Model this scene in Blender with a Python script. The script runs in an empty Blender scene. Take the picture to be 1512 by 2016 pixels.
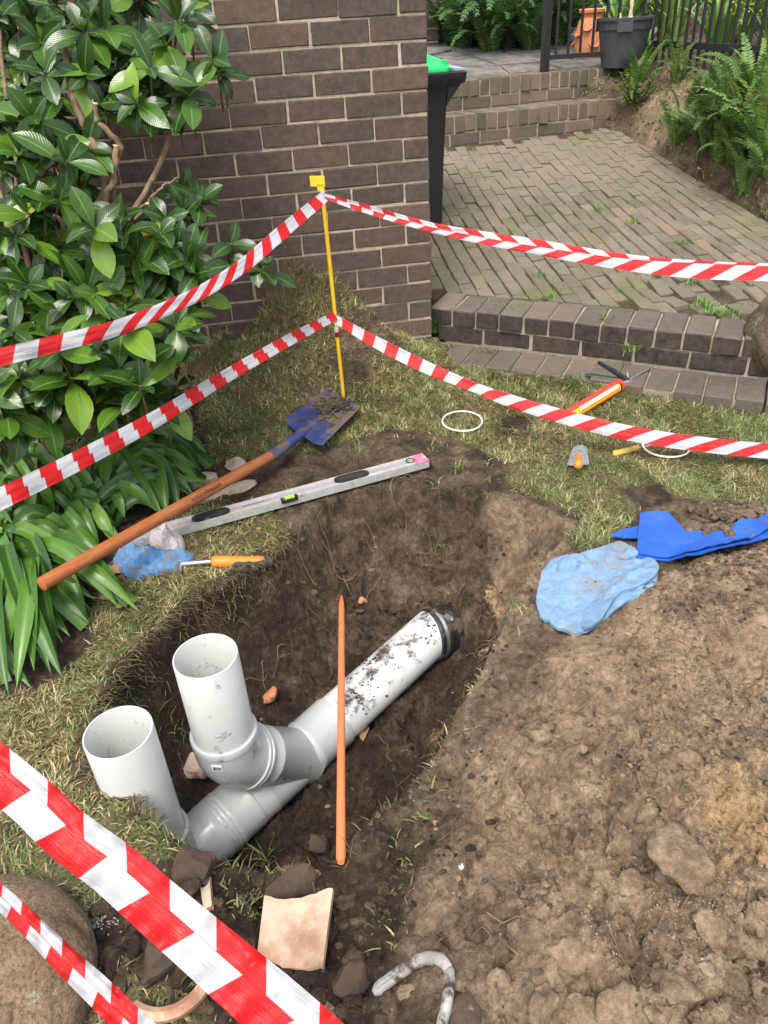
import bpy, math, random
import numpy as np
from mathutils import Vector, Matrix

random.seed(11)
rng = np.random.default_rng(11)
scene = bpy.context.scene
COL = scene.collection

# ------------------------------------------------------------------ camera
CAM_POS = np.array([-0.86740312, -3.56591917, 1.39514527])
CAM_ROT = np.array([[0.98021924, -0.19118715, -0.0511637],
                    [-0.14728752, -0.5320023, -0.83383448],
                    [0.13219923, 0.82487637, -0.54963837]])   # rows: right, down, forward
FOCAL = 1515.0
cam_data = bpy.data.cameras.new("camera")
cam = bpy.data.objects.new("camera", cam_data)
COL.objects.link(cam)
cam_data.sensor_fit = 'VERTICAL'
cam_data.sensor_height = 36.0
cam_data.lens = 36.0 * FOCAL / 2016.0
cam_data.clip_start = 0.02
cam_data.clip_end = 500
_m = np.eye(4)
_m[:3, 0] = CAM_ROT[0]; _m[:3, 1] = -CAM_ROT[1]; _m[:3, 2] = -CAM_ROT[2]; _m[:3, 3] = CAM_POS
cam.matrix_world = Matrix(_m.tolist())
scene.camera = cam

# ------------------------------------------------------------------ sky, sun, exposure
SUN_DIR = np.array([-0.26, -0.50, 1.05]); SUN_DIR /= np.linalg.norm(SUN_DIR)      # towards the sun
world = bpy.data.worlds.new("World"); scene.world = world
world.use_nodes = True
wn = world.node_tree.nodes; wl = world.node_tree.links
sky = wn.new('ShaderNodeTexSky'); sky.sky_type = 'NISHITA'; sky.sun_disc = False
sky.sun_elevation = math.asin(SUN_DIR[2])
sky.sun_rotation = math.atan2(SUN_DIR[0], SUN_DIR[1])
sky.air_density = 1.0; sky.dust_density = 4.0; sky.ozone_density = 1.0
hs_ = wn.new('ShaderNodeHueSaturation'); hs_.inputs['Saturation'].default_value = .42       # hazy, nearly grey sky
wl.new(sky.outputs[0], hs_.inputs['Color']); wl.new(hs_.outputs[0], wn['Background'].inputs[0])
wn['Background'].inputs[1].default_value = 0.15
sl = bpy.data.lights.new("sun", 'SUN'); sl.energy = 1.15; sl.angle = math.radians(18); sl.color = (1.0, 0.95, 0.87)
sun = bpy.data.objects.new("sun", sl); COL.objects.link(sun)
sun.rotation_euler = Vector(SUN_DIR).to_track_quat('Z', 'Y').to_euler()
sun.location = (-2, -2, 6)
scene.view_settings.view_transform = 'Standard'
scene.view_settings.look = 'None'
scene.view_settings.exposure = 1.25
scene.view_settings.gamma = 1.0
scene.view_settings.use_curve_mapping = False

# ------------------------------------------------------------------ pixel -> world helpers (photograph is 1512 x 2016)
def ray(px, py):
    return CAM_ROT.T @ np.array([(px - 756) / FOCAL, (py - 1008) / FOCAL, 1.0])
def at(px, py, z):
    d = ray(px, py); return CAM_POS + d * ((z - CAM_POS[2]) / d[2])
def atd(px, py, Z):
    return CAM_POS + ray(px, py) * Z
def sstep(a, b, x):
    t = np.clip((x - a) / (b - a), 0, 1); return t * t * (3 - 2 * t)

# ------------------------------------------------------------------ noise
def _h(ix, iy, s):
    v = np.sin(ix * 127.1 + iy * 311.7 + s * 74.7) * 43758.5453
    return v - np.floor(v)
def vnoise(x, y, s=0):
    ix = np.floor(x); iy = np.floor(y); fx = x - ix; fy = y - iy
    fx = fx * fx * (3 - 2 * fx); fy = fy * fy * (3 - 2 * fy)
    a = _h(ix, iy, s); b = _h(ix + 1, iy, s); c = _h(ix, iy + 1, s); d = _h(ix + 1, iy + 1, s)
    return (a * (1 - fx) + b * fx) * (1 - fy) + (c * (1 - fx) + d * fx) * fy
def fbm(x, y, o=4, s=0):
    r = 0; a = .5; n = 0
    for i in range(o):
        r = r + a * vnoise(x * 2 ** i + 13.7 * i, y * 2 ** i - 7.3 * i, s + i); n += a; a *= .5
    return r / n - .5
def worley(x, y, s=0):
    ix = np.floor(x); iy = np.floor(y)
    f1 = np.full(np.shape(x), 9.); f2 = np.full(np.shape(x), 9.); cid = np.zeros(np.shape(x))
    for a in (-1, 0, 1):
        for b in (-1, 0, 1):
            jx = ix + a + _h(ix + a, iy + b, s); jy = iy + b + _h(ix + a, iy + b, s + 5)
            d = np.hypot(x - jx, y - jy); k = d < f1
            f2 = np.where(k, f1, np.minimum(f2, d)); cid = np.where(k, _h(ix + a, iy + b, s + 9), cid); f1 = np.where(k, d, f1)
    return f1, f2, cid
def sdpoly(x, y, poly):
    """signed distance to a polygon, negative inside"""
    P = np.asarray(poly)[:, :2]; n = len(P); d = np.full(np.shape(x), 1e9); ins = np.zeros(np.shape(x), bool)
    for i in range(n):
        ax, ay = P[i]; bx, by = P[(i + 1) % n]; ex, ey = bx - ax, by - ay
        t = np.clip(((x - ax) * ex + (y - ay) * ey) / (ex * ex + ey * ey + 1e-12), 0, 1)
        d = np.minimum(d, np.hypot(x - ax - t * ex, y - ay - t * ey))
        c = ((ay > y) != (by > y)) & (x < (bx - ax) * (y - ay) / (by - ay + 1e-12) + ax)
        ins ^= c
    return np.where(ins, -d, d)

# ------------------------------------------------------------------ materials
def new_mat(name):
    m = bpy.data.materials.new(name); m.use_nodes = True
    nt = m.node_tree; b = nt.nodes['Principled BSDF']
    return m, nt, b
class NB:
    """short node-graph helper"""
    def __init__(s, nt): s.nt = nt
    def n(s, t, **k):
        x = s.nt.nodes.new(t)
        for a, v in k.items(): setattr(x, a, v)
        return x
    def l(s, a, b): s.nt.links.new(a, b)
    def val(s, sock, v):
        if isinstance(v, (int, float, tuple, list)): sock.default_value = v
        else: s.l(v, sock)
    def coord(s, kind='Object'): return s.n('ShaderNodeTexCoord').outputs[kind]
    def pos(s): return s.n('ShaderNodeNewGeometry').outputs['Position']
    def noise(s, vec, scale, detail=4, rough=.55, out='Fac'):
        x = s.n('ShaderNodeTexNoise'); s.l(vec, x.inputs['Vector']); x.inputs['Scale'].default_value = scale
        x.inputs['Detail'].default_value = detail; x.inputs['Roughness'].default_value = rough; return x.outputs[out]
    def vor(s, vec, scale, feature='F1', out='Distance'):
        x = s.n('ShaderNodeTexVoronoi', feature=feature); s.l(vec, x.inputs['Vector']); x.inputs['Scale'].default_value = scale
        return x.outputs[out]
    def ramp(s, fac, stops, interp='LINEAR'):
        x = s.n('ShaderNodeValToRGB'); s.l(fac, x.inputs[0]); e = x.color_ramp.elements; x.color_ramp.interpolation = interp
        while len(e) < len(stops): e.new(.5)
        for k, (p, c) in zip(e, stops):
            k.position = p; k.color = (c, c, c, 1) if isinstance(c, (int, float)) else (*c, 1)
        return x.outputs[0]
    def math(s, op, a, b=0.0, clamp=False):
        x = s.n('ShaderNodeMath', operation=op, use_clamp=clamp); s.val(x.inputs[0], a); s.val(x.inputs[1], b); return x.outputs[0]
    def mix(s, f, a, b, blend='MIX'):
        x = s.n('ShaderNodeMix', data_type='RGBA', blend_type=blend); s.val(x.inputs[0], f)
        for i, v in ((6, a), (7, b)):
            if isinstance(v, tuple): x.inputs[i].default_value = (*v[:3], 1)
            else: s.l(v, x.inputs[i])
        return x.outputs[2]
    def bump(s, b, h, strength=.4, dist=.004):
        x = s.n('ShaderNodeBump'); x.inputs['Strength'].default_value = strength; x.inputs['Distance'].default_value = dist
        s.l(h, x.inputs['Height']); s.l(x.outputs[0], b.inputs['Normal'])
    def attr(s, name, out='Color'):
        x = s.n('ShaderNodeAttribute'); x.attribute_name = name; return x.outputs[out]
    def rnd(s): return s.n('ShaderNodeObjectInfo').outputs['Random']
    def sep(s, v):
        x = s.n('ShaderNodeSeparateXYZ'); s.l(v, x.inputs[0]); return x.outputs

def simple(name, col, rough=.6, metal=0., var=.25, scale=30., bump=.15, spec=.5, dirt=None, dscale=9., dlo=.52, dhi=.68):
    m, nt, b = new_mat(name); N = NB(nt); co = N.coord()
    f = N.noise(co, scale, 5)
    c0 = tuple(c * (1 - var) for c in col); c1 = tuple(min(1, c * (1 + var)) for c in col)
    c = N.ramp(f, [(.3, c0), (.7, c1)])
    if dirt:
        df = N.ramp(N.noise(co, dscale, 6, .65), [(dlo, 0.), (dhi, 1.)])
        c = N.mix(df, c, dirt)
        r = N.math('ADD', N.math('MULTIPLY', df, .85 - rough), rough); N.l(r, b.inputs['Roughness'])
    else: b.inputs['Roughness'].default_value = rough
    N.l(c, b.inputs['Base Color']); b.inputs['Metallic'].default_value = metal
    b.inputs['Specular IOR Level'].default_value = spec
    if bump: N.bump(b, N.noise(co, scale * 4, 4), bump, .003)
    return m

M = {}
def brick_mat(name, stops, speck=.5, moss=None, edge=None):
    m, nt, b = new_mat(name); N = NB(nt); co = N.pos(); r = N.rnd()
    base = N.ramp(r, stops)
    f = N.noise(co, 28, 6, .7)
    c = N.mix(N.ramp(f, [(.35, 0.), (.75, .55)]), base, N.mix(.6, base, (.30, .21, .16)))
    w = N.ramp(N.noise(co, 2.3, 6, .7), [(.35, .0), (.7, .5)]); c = N.mix(w, c, N.mix(.55, base, (.02, .018, .016)))
    zs = N.sep(co)[2]; spl = N.math('MULTIPLY', N.ramp(zs, [(.0, 1.), (.32, 0.)]), N.ramp(N.noise(co, 34, 6, .7), [(.4, 0.), (.62, .6)])); c = N.mix(spl if name == 'wall_brick' else 0.0, c, (.16, .12, .085))
    d = N.ramp(N.noise(co, 160, 3, .6), [(.36, 1.), (.46, 0.)])
    c = N.mix(N.math('MULTIPLY', d, speck), c, (.03, .025, .022))
    if moss:
        mf = N.ramp(N.noise(co, 3.2, 7, .62), [(.50, 0.), (.66, .8)])
        c = N.mix(mf, c, moss)
    N.l(c, b.inputs['Base Color']); b.inputs['Roughness'].default_value = .82
    b.inputs['Specular IOR Level'].default_value = .3
    N.bump(b, N.math('ADD', N.noise(co, 60, 6, .7), N.math('MULTIPLY', N.noise(co, 300, 2), .4)), .55, .004)
    return m
M['wall_brick'] = brick_mat('wall_brick', [(0, (.056, .041, .034)), (.3, (.066, .046, .038)), (.55, (.056, .045, .040)), (.8, (.074, .050, .040)), (1, (.090, .058, .044))], .35)
M['paver'] = brick_mat('paver_brick', [(0, (.118, .105, .075)), (.45, (.150, .133, .094)), (.88, (.178, .153, .107)), (1, (.21, .152, .102))], .45, moss=(.105, .108, .050))
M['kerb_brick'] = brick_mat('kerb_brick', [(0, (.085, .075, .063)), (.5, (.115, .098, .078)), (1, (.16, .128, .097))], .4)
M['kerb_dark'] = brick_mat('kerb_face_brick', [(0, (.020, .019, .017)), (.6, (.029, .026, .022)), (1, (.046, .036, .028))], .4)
M['step_brick'] = brick_mat('step_brick', [(0, (.10, .082, .066)), (.5, (.15, .115, .085)), (.85, (.175, .14, .10)), (1, (.20, .13, .085))], .5, moss=(.085, .08, .04))

def mortar_mat(name, c0, c1):
    m, nt, b = new_mat(name); N = NB(nt); co = N.pos()
    c = N.ramp(N.noise(co, 22, 7, .75), [(.25, tuple(v * .22 for v in c0)), (.42, c0), (.7, c1)])
    N.l(c, b.inputs['Base Color']); b.inputs['Roughness'].default_value = .95
    N.bump(b, N.noise(co, 190, 5, .7), .9, .006); return m
M['mortar'] = mortar_mat('cream_mortar', (.36, .30, .215), (.55, .47, .35))
M['grey_mortar'] = mortar_mat('grey_mortar', (.26, .225, .17), (.42, .36, .27))

def soil_mat():
    m, nt, b = new_mat('soil'); N = NB(nt); co = N.pos()
    a = N.attr('mask'); s = N.n('ShaderNodeSeparateColor'); N.l(a, s.inputs[0])
    n1 = N.noise(co, 9, 8, .7); n2 = N.noise(co, 55, 6, .7); n3 = N.noise(co, 210, 4, .65)
    mixn = N.math('ADD', N.math('MULTIPLY', n1, .5), N.math('MULTIPLY', n2, .5))
    dark = N.ramp(mixn, [(.36, (.018, .012, .008)), (.5, (.047, .032, .021)), (.63, (.098, .067, .044))])
    tan = N.ramp(mixn, [(.36, (.13, .090, .056)), (.5, (.31, .220, .138)), (.62, (.50, .38, .25))])
    gold = N.ramp(n2, [(.3, (.28, .175, .085)), (.7, (.60, .42, .23))])
    thatch = N.ramp(n3, [(.3, (.06, .055, .025)), (.5, (.16, .135, .065)), (.72, (.30, .24, .13))])
    tf = N.math('ADD', s.outputs[1], N.math('MULTIPLY', N.math('SUBTRACT', n1, .5), .9), True)
    c = N.mix(tf, dark, tan)
    gf = N.ramp(N.math('ADD', s.outputs[2], N.math('MULTIPLY', N.math('SUBTRACT', n2, .5), .9)), [(.45, 0.), (.62, 1.)])
    c = N.mix(gf, c, gold)
    # pale sand grains and grit
    v = N.n('ShaderNodeTexVoronoi'); N.l(co, v.inputs['Vector']); v.inputs['Scale'].default_value = 120
    sc = N.n('ShaderNodeSeparateColor'); N.l(v.outputs['Color'], sc.inputs[0])
    g = N.math('MULTIPLY', N.ramp(v.outputs['Distance'], [(.22, 1.), (.34, 0.)]), N.ramp(sc.outputs[0], [(.80, 0.), (.82, 1.)]))
    g = N.math('MULTIPLY', g, N.math('MULTIPLY', tf, N.ramp(n1, [(.42, 0.), (.6, 1.)]), True))
    c = N.mix(N.math('MULTIPLY', g, .45), c, (.46, .38, .27))
    th = N.math('MULTIPLY', s.outputs[0], 1.0, True)
    c = N.mix(th, c, thatch)
    N.l(c, b.inputs['Base Color']); b.inputs['Roughness'].default_value = .9; b.inputs['Specular IOR Level'].default_value = .25
    hh = N.math('ADD', N.math('MULTIPLY', N.noise(co, 70, 6, .75), 1.0), N.math('MULTIPLY', N.noise(co, 260, 5, .7), .5))
    N.bump(b, hh, 1.0, .016)
    return m
M['soil'] = soil_mat()

def vcol_mat(name, rough=.55, trans=.25, spec=.35):
    """material whose colour is the object's own colour attribute (leaf or blade colour)"""
    m, nt, b = new_mat(name); N = NB(nt)
    c = N.attr('col'); N.l(c, b.inputs['Base Color']); b.inputs['Roughness'].default_value = rough
    b.inputs['Specular IOR Level'].default_value = spec
    if trans:
        t = N.n('ShaderNodeBsdfTranslucent'); N.l(c, t.inputs[0]); mx = N.n('ShaderNodeMixShader'); mx.inputs[0].default_value = trans
        N.l(b.outputs[0], mx.inputs[1]); N.l(t.outputs[0], mx.inputs[2]); N.l(mx.outputs[0], nt.nodes['Material Output'].inputs[0])
    return m
M['blade'] = vcol_mat('grass_blade', .5, .3)
M['frond'] = vcol_mat('fern_frond', .5, .3)

def leaf_mat(name, stops, rib=(.16, .27, .06), rough=.13, coat=.0, ribw=.045, veins=16.):
    m, nt, b = new_mat(name); N = NB(nt)
    uv = N.n('ShaderNodeUVMap').outputs[0]; s = N.sep(uv)
    base = N.ramp(N.rnd(), stops)
    co = N.coord(); f = N.noise(co, 22, 4)
    base = N.mix(N.ramp(f, [(.35, 0.), (.7, .35)]), base, N.mix(.35, base, (.10, .18, .03)))
    d = N.math('ABSOLUTE', N.math('SUBTRACT', s[1], .5))
    rf = N.ramp(d, [(ribw * .5, 1.), (ribw, 0.)])
    c = N.mix(N.math('MULTIPLY', rf, .55), base, rib)
    # side veins
    w = N.math('SINE', N.math('MULTIPLY', N.math('SUBTRACT', s[0], N.math('MULTIPLY', d, .45)), veins * 6.283))
    vf = N.ramp(w, [(.80, 0.), (1.0, .35)])
    if veins: c = N.mix(N.math('MULTIPLY', vf, .35), c, rib)
    # brown nibbled blemishes
    sp = N.ramp(N.noise(N.pos(), 38, 4), [(.66, 0.), (.72, 1.)])
    c = N.mix(N.math('MULTIPLY', sp, .7), c, (.12, .09, .03))
    N.l(c, b.inputs['Base Color']); b.inputs['Specular IOR Level'].default_value = .38
    N.l(N.ramp(N.noise(N.pos(), 14, 3), [(.35, rough), (.7, rough + .16)]), b.inputs['Roughness'])
    N.bump(b, N.math('ADD', N.math('MULTIPLY', w, .25), N.noise(co, 60, 2)), .25, .002)
    t = N.n('ShaderNodeBsdfTranslucent'); N.l(N.mix(.5, c, (.22, .42, .05)), t.inputs[0]); mx = N.n('ShaderNodeMixShader'); mx.inputs[0].default_value = .10
    N.l(b.outputs[0], mx.inputs[1]); N.l(t.outputs[0], mx.inputs[2]); N.l(mx.outputs[0], nt.nodes['Material Output'].inputs[0])
    return m
M['shrub_leaf'] = leaf_mat('shrub_leaf', [(0, (.012, .036, .006)), (.35, (.026, .070, .008)), (.65, (.052, .120, .011)), (.88, (.098, .185, .016)), (.975, (.16, .26, .026)), (1, (.40, .30, .03))])
M['strap_leaf'] = leaf_mat('strap_leaf', [(0, (.018, .058, .009)), (.5, (.038, .105, .012)), (.85, (.068, .155, .017)), (1, (.11, .21, .027))], rib=(.10, .20, .035), rough=.3, ribw=.12, veins=0.)
M['spiky_leaf'] = leaf_mat('spiky_leaf', [(0, (.035, .075, .04)), (.6, (.06, .11, .05)), (1, (.20, .24, .06))], rough=.4, ribw=.1, veins=0.)
M['agapanthus'] = leaf_mat('agapanthus_leaf', [(0, (.10, .20, .04)), (.5, (.16, .29, .055)), (1, (.27, .40, .09))], rough=.4, ribw=.1, veins=0.)
M['bark'] = simple('bark', (.16, .105, .062), .9, var=.5, scale=40, bump=.6)
M['root'] = simple('root', (.20, .135, .08), .9, var=.4)
M['dead_leaf'] = simple('dead_leaf', (.34, .22, .10), .7, var=.35, scale=25)

M['pvc_white'] = None
def pvc(name, col, mud):
    m, nt, b = new_mat(name); N = NB(nt); co = N.pos()
    c = N.ramp(N.noise(co, 7, 4), [(.3, tuple(v * .93 for v in col)), (.7, col)])
    nz = N.sep(N.n('ShaderNodeNewGeometry').outputs['Normal'])[2]
    a = N.noise(co, 17, 7, .72)
    up = N.math('MULTIPLY', N.math('SUBTRACT', nz, .25), .42)
    mf = N.ramp(N.math('ADD', a, N.math('MULTIPLY', up, mud)), [(.60, 0.), (.66, .35), (.70, .75), (.75, 1.)])
    sp = N.ramp(N.noise(co, 75, 3, .5), [(.685 if mud > .3 else .73, 0.), (.71 if mud > .3 else .75, 1.)])
    k = N.math('MAXIMUM', mf, N.math('MULTIPLY', sp, .8 if mud > .3 else .55))
    film = N.ramp(N.noise(co, 11, 7, .75), [(.40, 0.), (.75, .38)])
    c = N.mix(film, c, (.42, .37, .30))
    c = N.mix(k, c, (.055, .038, .026))
    N.l(c, b.inputs['Base Color']); N.l(N.math('ADD', N.math('MULTIPLY', k, .6), .26), b.inputs['Roughness'])
    N.bump(b, k, .6, .004); return m
M['pvc_white'] = pvc('white_pipe_plastic', (.62, .63, .62), .45)
M['pvc_grey'] = pvc('grey_pipe_plastic', (.41, .445, .44), -.1)
M['pvc_pale'] = pvc('pale_pipe_plastic', (.48, .50, .475), -.6)
M['rubber'] = simple('black_rubber', (.012, .012, .013), .42, dirt=(.06, .043, .03), dscale=14, dlo=.54, dhi=.62)
M['steel'] = simple('steel', (.55, .54, .52), .35, metal=.9, dirt=(.10, .075, .055), dscale=18, dlo=.6, dhi=.72)
M['terracotta'] = simple('terracotta', (.50, .19, .08), .8, var=.25, scale=14, dirt=(.06, .04, .027), dscale=12, dlo=.5, dhi=.62)
M['terracotta_pot'] = simple('terracotta_pot', (.52, .20, .085), .8, var=.14, scale=9)
M['black_metal'] = simple('black_metal', (.014, .014, .015), .45, var=.2, bump=.03)
M['bin_black'] = simple('bin_plastic', (.013, .013, .013), .42, var=.15, bump=.05)
M['bin_green'] = simple('bin_lid_green', (.015, .50, .13), .38, var=.08, bump=.03)
M['bin_grey'] = simple('bin_grey', (.30, .33, .36), .5, var=.1)
M['pot_black'] = simple('pot_plastic', (.045, .047, .052), .6, var=.15, bump=.05)
M['cut_wood'] = simple('cut_wood', (.55, .44, .27), .8, var=.2)
M['stone'] = simple('flagstone', (.12, .112, .098), .95, var=.5, scale=9, bump=.7)
M['sandstone'] = simple('sandstone', (.27, .18, .105), .85, var=.4, scale=11, bump=.5, dirt=(.13, .09, .055), dscale=9, dlo=.42, dhi=.66)
def rock_mat(name, c0, c1, c2, lich):
    m, nt, b = new_mat(name); N = NB(nt); co = N.pos()
    c = N.ramp(N.noise(co, 6, 8, .72), [(.32, c0), (.5, c1), (.68, c2)])
    g = N.ramp(N.noise(co, 130, 4, .7), [(.40, 1.), (.52, 0.)]); c = N.mix(N.math('MULTIPLY', g, .55), c, tuple(v * .35 for v in c0))
    l = N.math('MULTIPLY', N.ramp(N.noise(co, 14, 7, .75), [(.56, 0.), (.66, 1.)]), N.ramp(N.noise(co, 70, 4, .7), [(.40, 0.), (.55, .8)])); c = N.mix(l, c, lich)
    cr = N.ramp(N.vor(co, 9, 'DISTANCE_TO_EDGE'), [(.0, 1.), (.03, 0.)]); cr = N.math('MULTIPLY', cr, N.ramp(N.noise(co, 5, 3), [(.5, 0.), (.6, .5)])); c = N.mix(cr, c, tuple(v * .3 for v in c0))
    N.l(c, b.inputs['Base Color']); b.inputs['Roughness'].default_value = .92; b.inputs['Specular IOR Level'].default_value = .2
    N.bump(b, N.math('SUBTRACT', N.math('ADD', N.noise(co, 26, 9, .75), N.math('MULTIPLY', N.noise(co, 150, 4, .7), .6)), N.math('MULTIPLY', cr, .8)), 1.0, .014); return m
M['sandstone'] = rock_mat('sandstone_rock', (.15, .103, .062), (.28, .19, .115), (.40, .295, .19), (.50, .45, .36))
M['rock_olive'] = rock_mat('olive_rock', (.085, .068, .042), (.15, .118, .072), (.23, .185, .12), (.34, .33, .26))
M['concrete'] = simple('concrete_rubble', (.42, .34, .26), .95, var=.35, scale=18, bump=.8, dirt=(.15, .10, .06), dscale=8)
M['rubble'] = simple('brick_rubble', (.125, .072, .044), .97, var=.6, scale=22, bump=1.0, dirt=(.05, .035, .024), dscale=12, dlo=.34, dhi=.54)
M['shard'] = simple('clay_shard', (.50, .36, .23), .85, var=.3, scale=20, bump=.5, dirt=(.35, .17, .10), dscale=7, dlo=.46, dhi=.6)
M['shard_face'] = simple('clay_shard_glaze', (.43, .25, .155), .7, var=.35, scale=10, bump=.6, dirt=(.56, .46, .34), dscale=9, dlo=.42, dhi=.60)
M['gasket'] = simple('grey_gasket', (.30, .29, .27), .55, var=.15, dirt=(.07, .05, .034), dscale=16, dlo=.52, dhi=.60)
M['yellow'] = simple('yellow_plastic', (.85, .50, .02), .45, var=.08, dirt=(.32, .22, .12), dscale=12, dlo=.66, dhi=.75)
M['orange'] = simple('orange_rubber', (.85, .20, .02), .5, var=.08)
M['orange_pvc'] = simple('orange_conduit', (.72, .20, .075), .42, var=.1, scale=9, dirt=(.25, .12, .07), dscale=20, dlo=.60, dhi=.72)
M['black_grip'] = simple('black_grip', (.022, .022, .022), .7, dirt=(.07, .055, .04), dscale=20)
M['blue_steel'] = simple('blue_shovel_steel', (.035, .05, .165), .40, var=.3, scale=12, dirt=(.115, .082, .055), dscale=11, dlo=.46, dhi=.58)
M['level_grey'] = simple('level_aluminium', (.40, .36, .38), .45, metal=.35, var=.12, dirt=(.16, .12, .10), dscale=26, dlo=.62, dhi=.74)
M['level_edge'] = simple('level_edge_aluminium', (.52, .52, .49), .4, metal=.4, var=.15, dirt=(.22, .19, .14), dscale=20, dlo=.60, dhi=.74)
M['level_pink'] = simple('level_pink_paint', (.70, .12, .22), .5, var=.2, dirt=(.40, .34, .35), dscale=24, dlo=.5, dhi=.6)
M['black_plastic'] = simple('black_plastic', (.018, .02, .02), .4, dirt=(.16, .15, .13), dscale=18, dlo=.58, dhi=.7)
M['vial'] = simple('green_vial', (.28, .75, .06), .15, var=.1)
M['vial_dull'] = simple('dull_vial', (.20, .30, .18), .2, var=.1)
M['ink'] = simple('ink', (.02, .018, .016), .7, bump=0)
M['cream_ring'] = simple('cream_rubber', (.78, .75, .62), .5, var=.08)
M['red_plastic'] = simple('red_plastic', (.80, .045, .025), .35, var=.06, bump=.03)
M['label_yellow'] = simple('label_yellow', (.90, .42, .01), .4, var=.05, bump=0)
M['label_white'] = simple('label_white', (.75, .73, .68), .5, var=.05, bump=0)
M['acetate'] = simple('amber_handle', (.45, .33, .06), .25, var=.25)
M['tarp'] = simple('blue_hose_fabric', (.014, .085, .40), .48, var=.18, scale=6, bump=.1, dirt=(.10, .10, .16), dscale=9, dlo=.60, dhi=.85)
M['sticker'] = simple('sticker', (.8, .8, .8), .5, bump=0, var=.03)

def wood_mat():
    m, nt, b = new_mat('varnished_wood'); N = NB(nt); co = N.coord('UV')
    mp = N.n('ShaderNodeMapping'); N.l(co, mp.inputs[0]); mp.inputs['Scale'].default_value = (2.2, 9, 1)
    f = N.noise(mp.outputs[0], 5, 8, .7)
    c = N.ramp(f, [(.3, (.17, .045, .014)), (.5, (.34, .10, .030)), (.7, (.47, .16, .05))])
    d = N.ramp(N.noise(N.pos(), 6, 5), [(.5, 0.), (.8, .5)]); c = N.mix(d, c, (.30, .17, .09))
    N.l(c, b.inputs['Base Color']); b.inputs['Roughness'].default_value = .45; N.bump(b, f, .2, .001); return m
M['wood'] = wood_mat()

def tape_mat():
    m, nt, b = new_mat('barrier_tape_film'); N = NB(nt)
    s = N.sep(N.n('ShaderNodeUVMap').outputs[0])          # u already holds metres/period + slant*v
    fr = N.math('FRACT', s[0]); k = N.math('GREATER_THAN', fr, .5)
    c = N.mix(k, (.53, .53, .565), (.60, .010, .014))
    sp = N.ramp(N.noise(N.pos(), 60, 3), [(.70, 0.), (.73, .45)]); c = N.mix(sp, c, (.28, .2, .16))
    N.l(c, b.inputs['Base Color']); b.inputs['Roughness'].default_value = .32
    mp = N.n('ShaderNodeMapping'); N.l(N.n('ShaderNodeUVMap').outputs[0], mp.inputs[0]); mp.inputs['Scale'].default_value = (1.2, 5.5, 1); mp.inputs['Rotation'].default_value = (0, 0, .35)
    cr = N.math('ABSOLUTE', N.math('SUBTRACT', N.noise(mp.outputs[0], 1.6, 5, .6), .5)); x = N.math('ADD', N.math('MULTIPLY', cr, 1.6), N.noise(N.n('ShaderNodeUVMap').outputs[0], 3.0, 4)); N.bump(b, x, .45, .012)
    t = N.n('ShaderNodeBsdfTranslucent'); N.l(c, t.inputs[0]); mx = N.n('ShaderNodeMixShader'); mx.inputs[0].default_value = .28
    N.l(b.outputs[0], mx.inputs[1]); N.l(t.outputs[0], mx.inputs[2]); N.l(mx.outputs[0], nt.nodes['Material Output'].inputs[0])
    return m
M['tape'] = tape_mat()

def cloth_mat(name, c0, c1, dirt, lo, hi, ds=8):
    m, nt, b = new_mat(name); N = NB(nt); co = N.pos()
    c = N.ramp(N.noise(co, 30, 5), [(.3, c0), (.7, c1)])
    d = N.ramp(N.noise(co, ds, 7, .7), [(lo, 0.), (hi, 1.)]); c = N.mix(d, c, dirt)
    N.l(c, b.inputs['Base Color']); b.inputs['Roughness'].default_value = .95; b.inputs['Specular IOR Level'].default_value = .15
    b.inputs['Sheen Weight'].default_value = .2
    N.bump(b, N.math('ADD', N.noise(co, 500, 3, .7), N.math('ADD', N.math('MULTIPLY', N.noise(co, 45, 5, .6), 1.2), N.math('MULTIPLY', N.noise(co, 130, 3, .6), 1.0))), 1.0, .007); return m
M['towel'] = cloth_mat('pale_blue_towelling', (.15, .32, .55), (.26, .46, .69), (.27, .24, .20), .53, .68, 7)
M['rag_blue'] = cloth_mat('blue_wipe', (.07, .24, .55), (.17, .40, .72), (.24, .20, .17), .50, .62, 22)
M['rag_white'] = cloth_mat('white_rag', (.66, .58, .60), (.80, .74, .74), (.42, .30, .20), .52, .66, 30)

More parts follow.
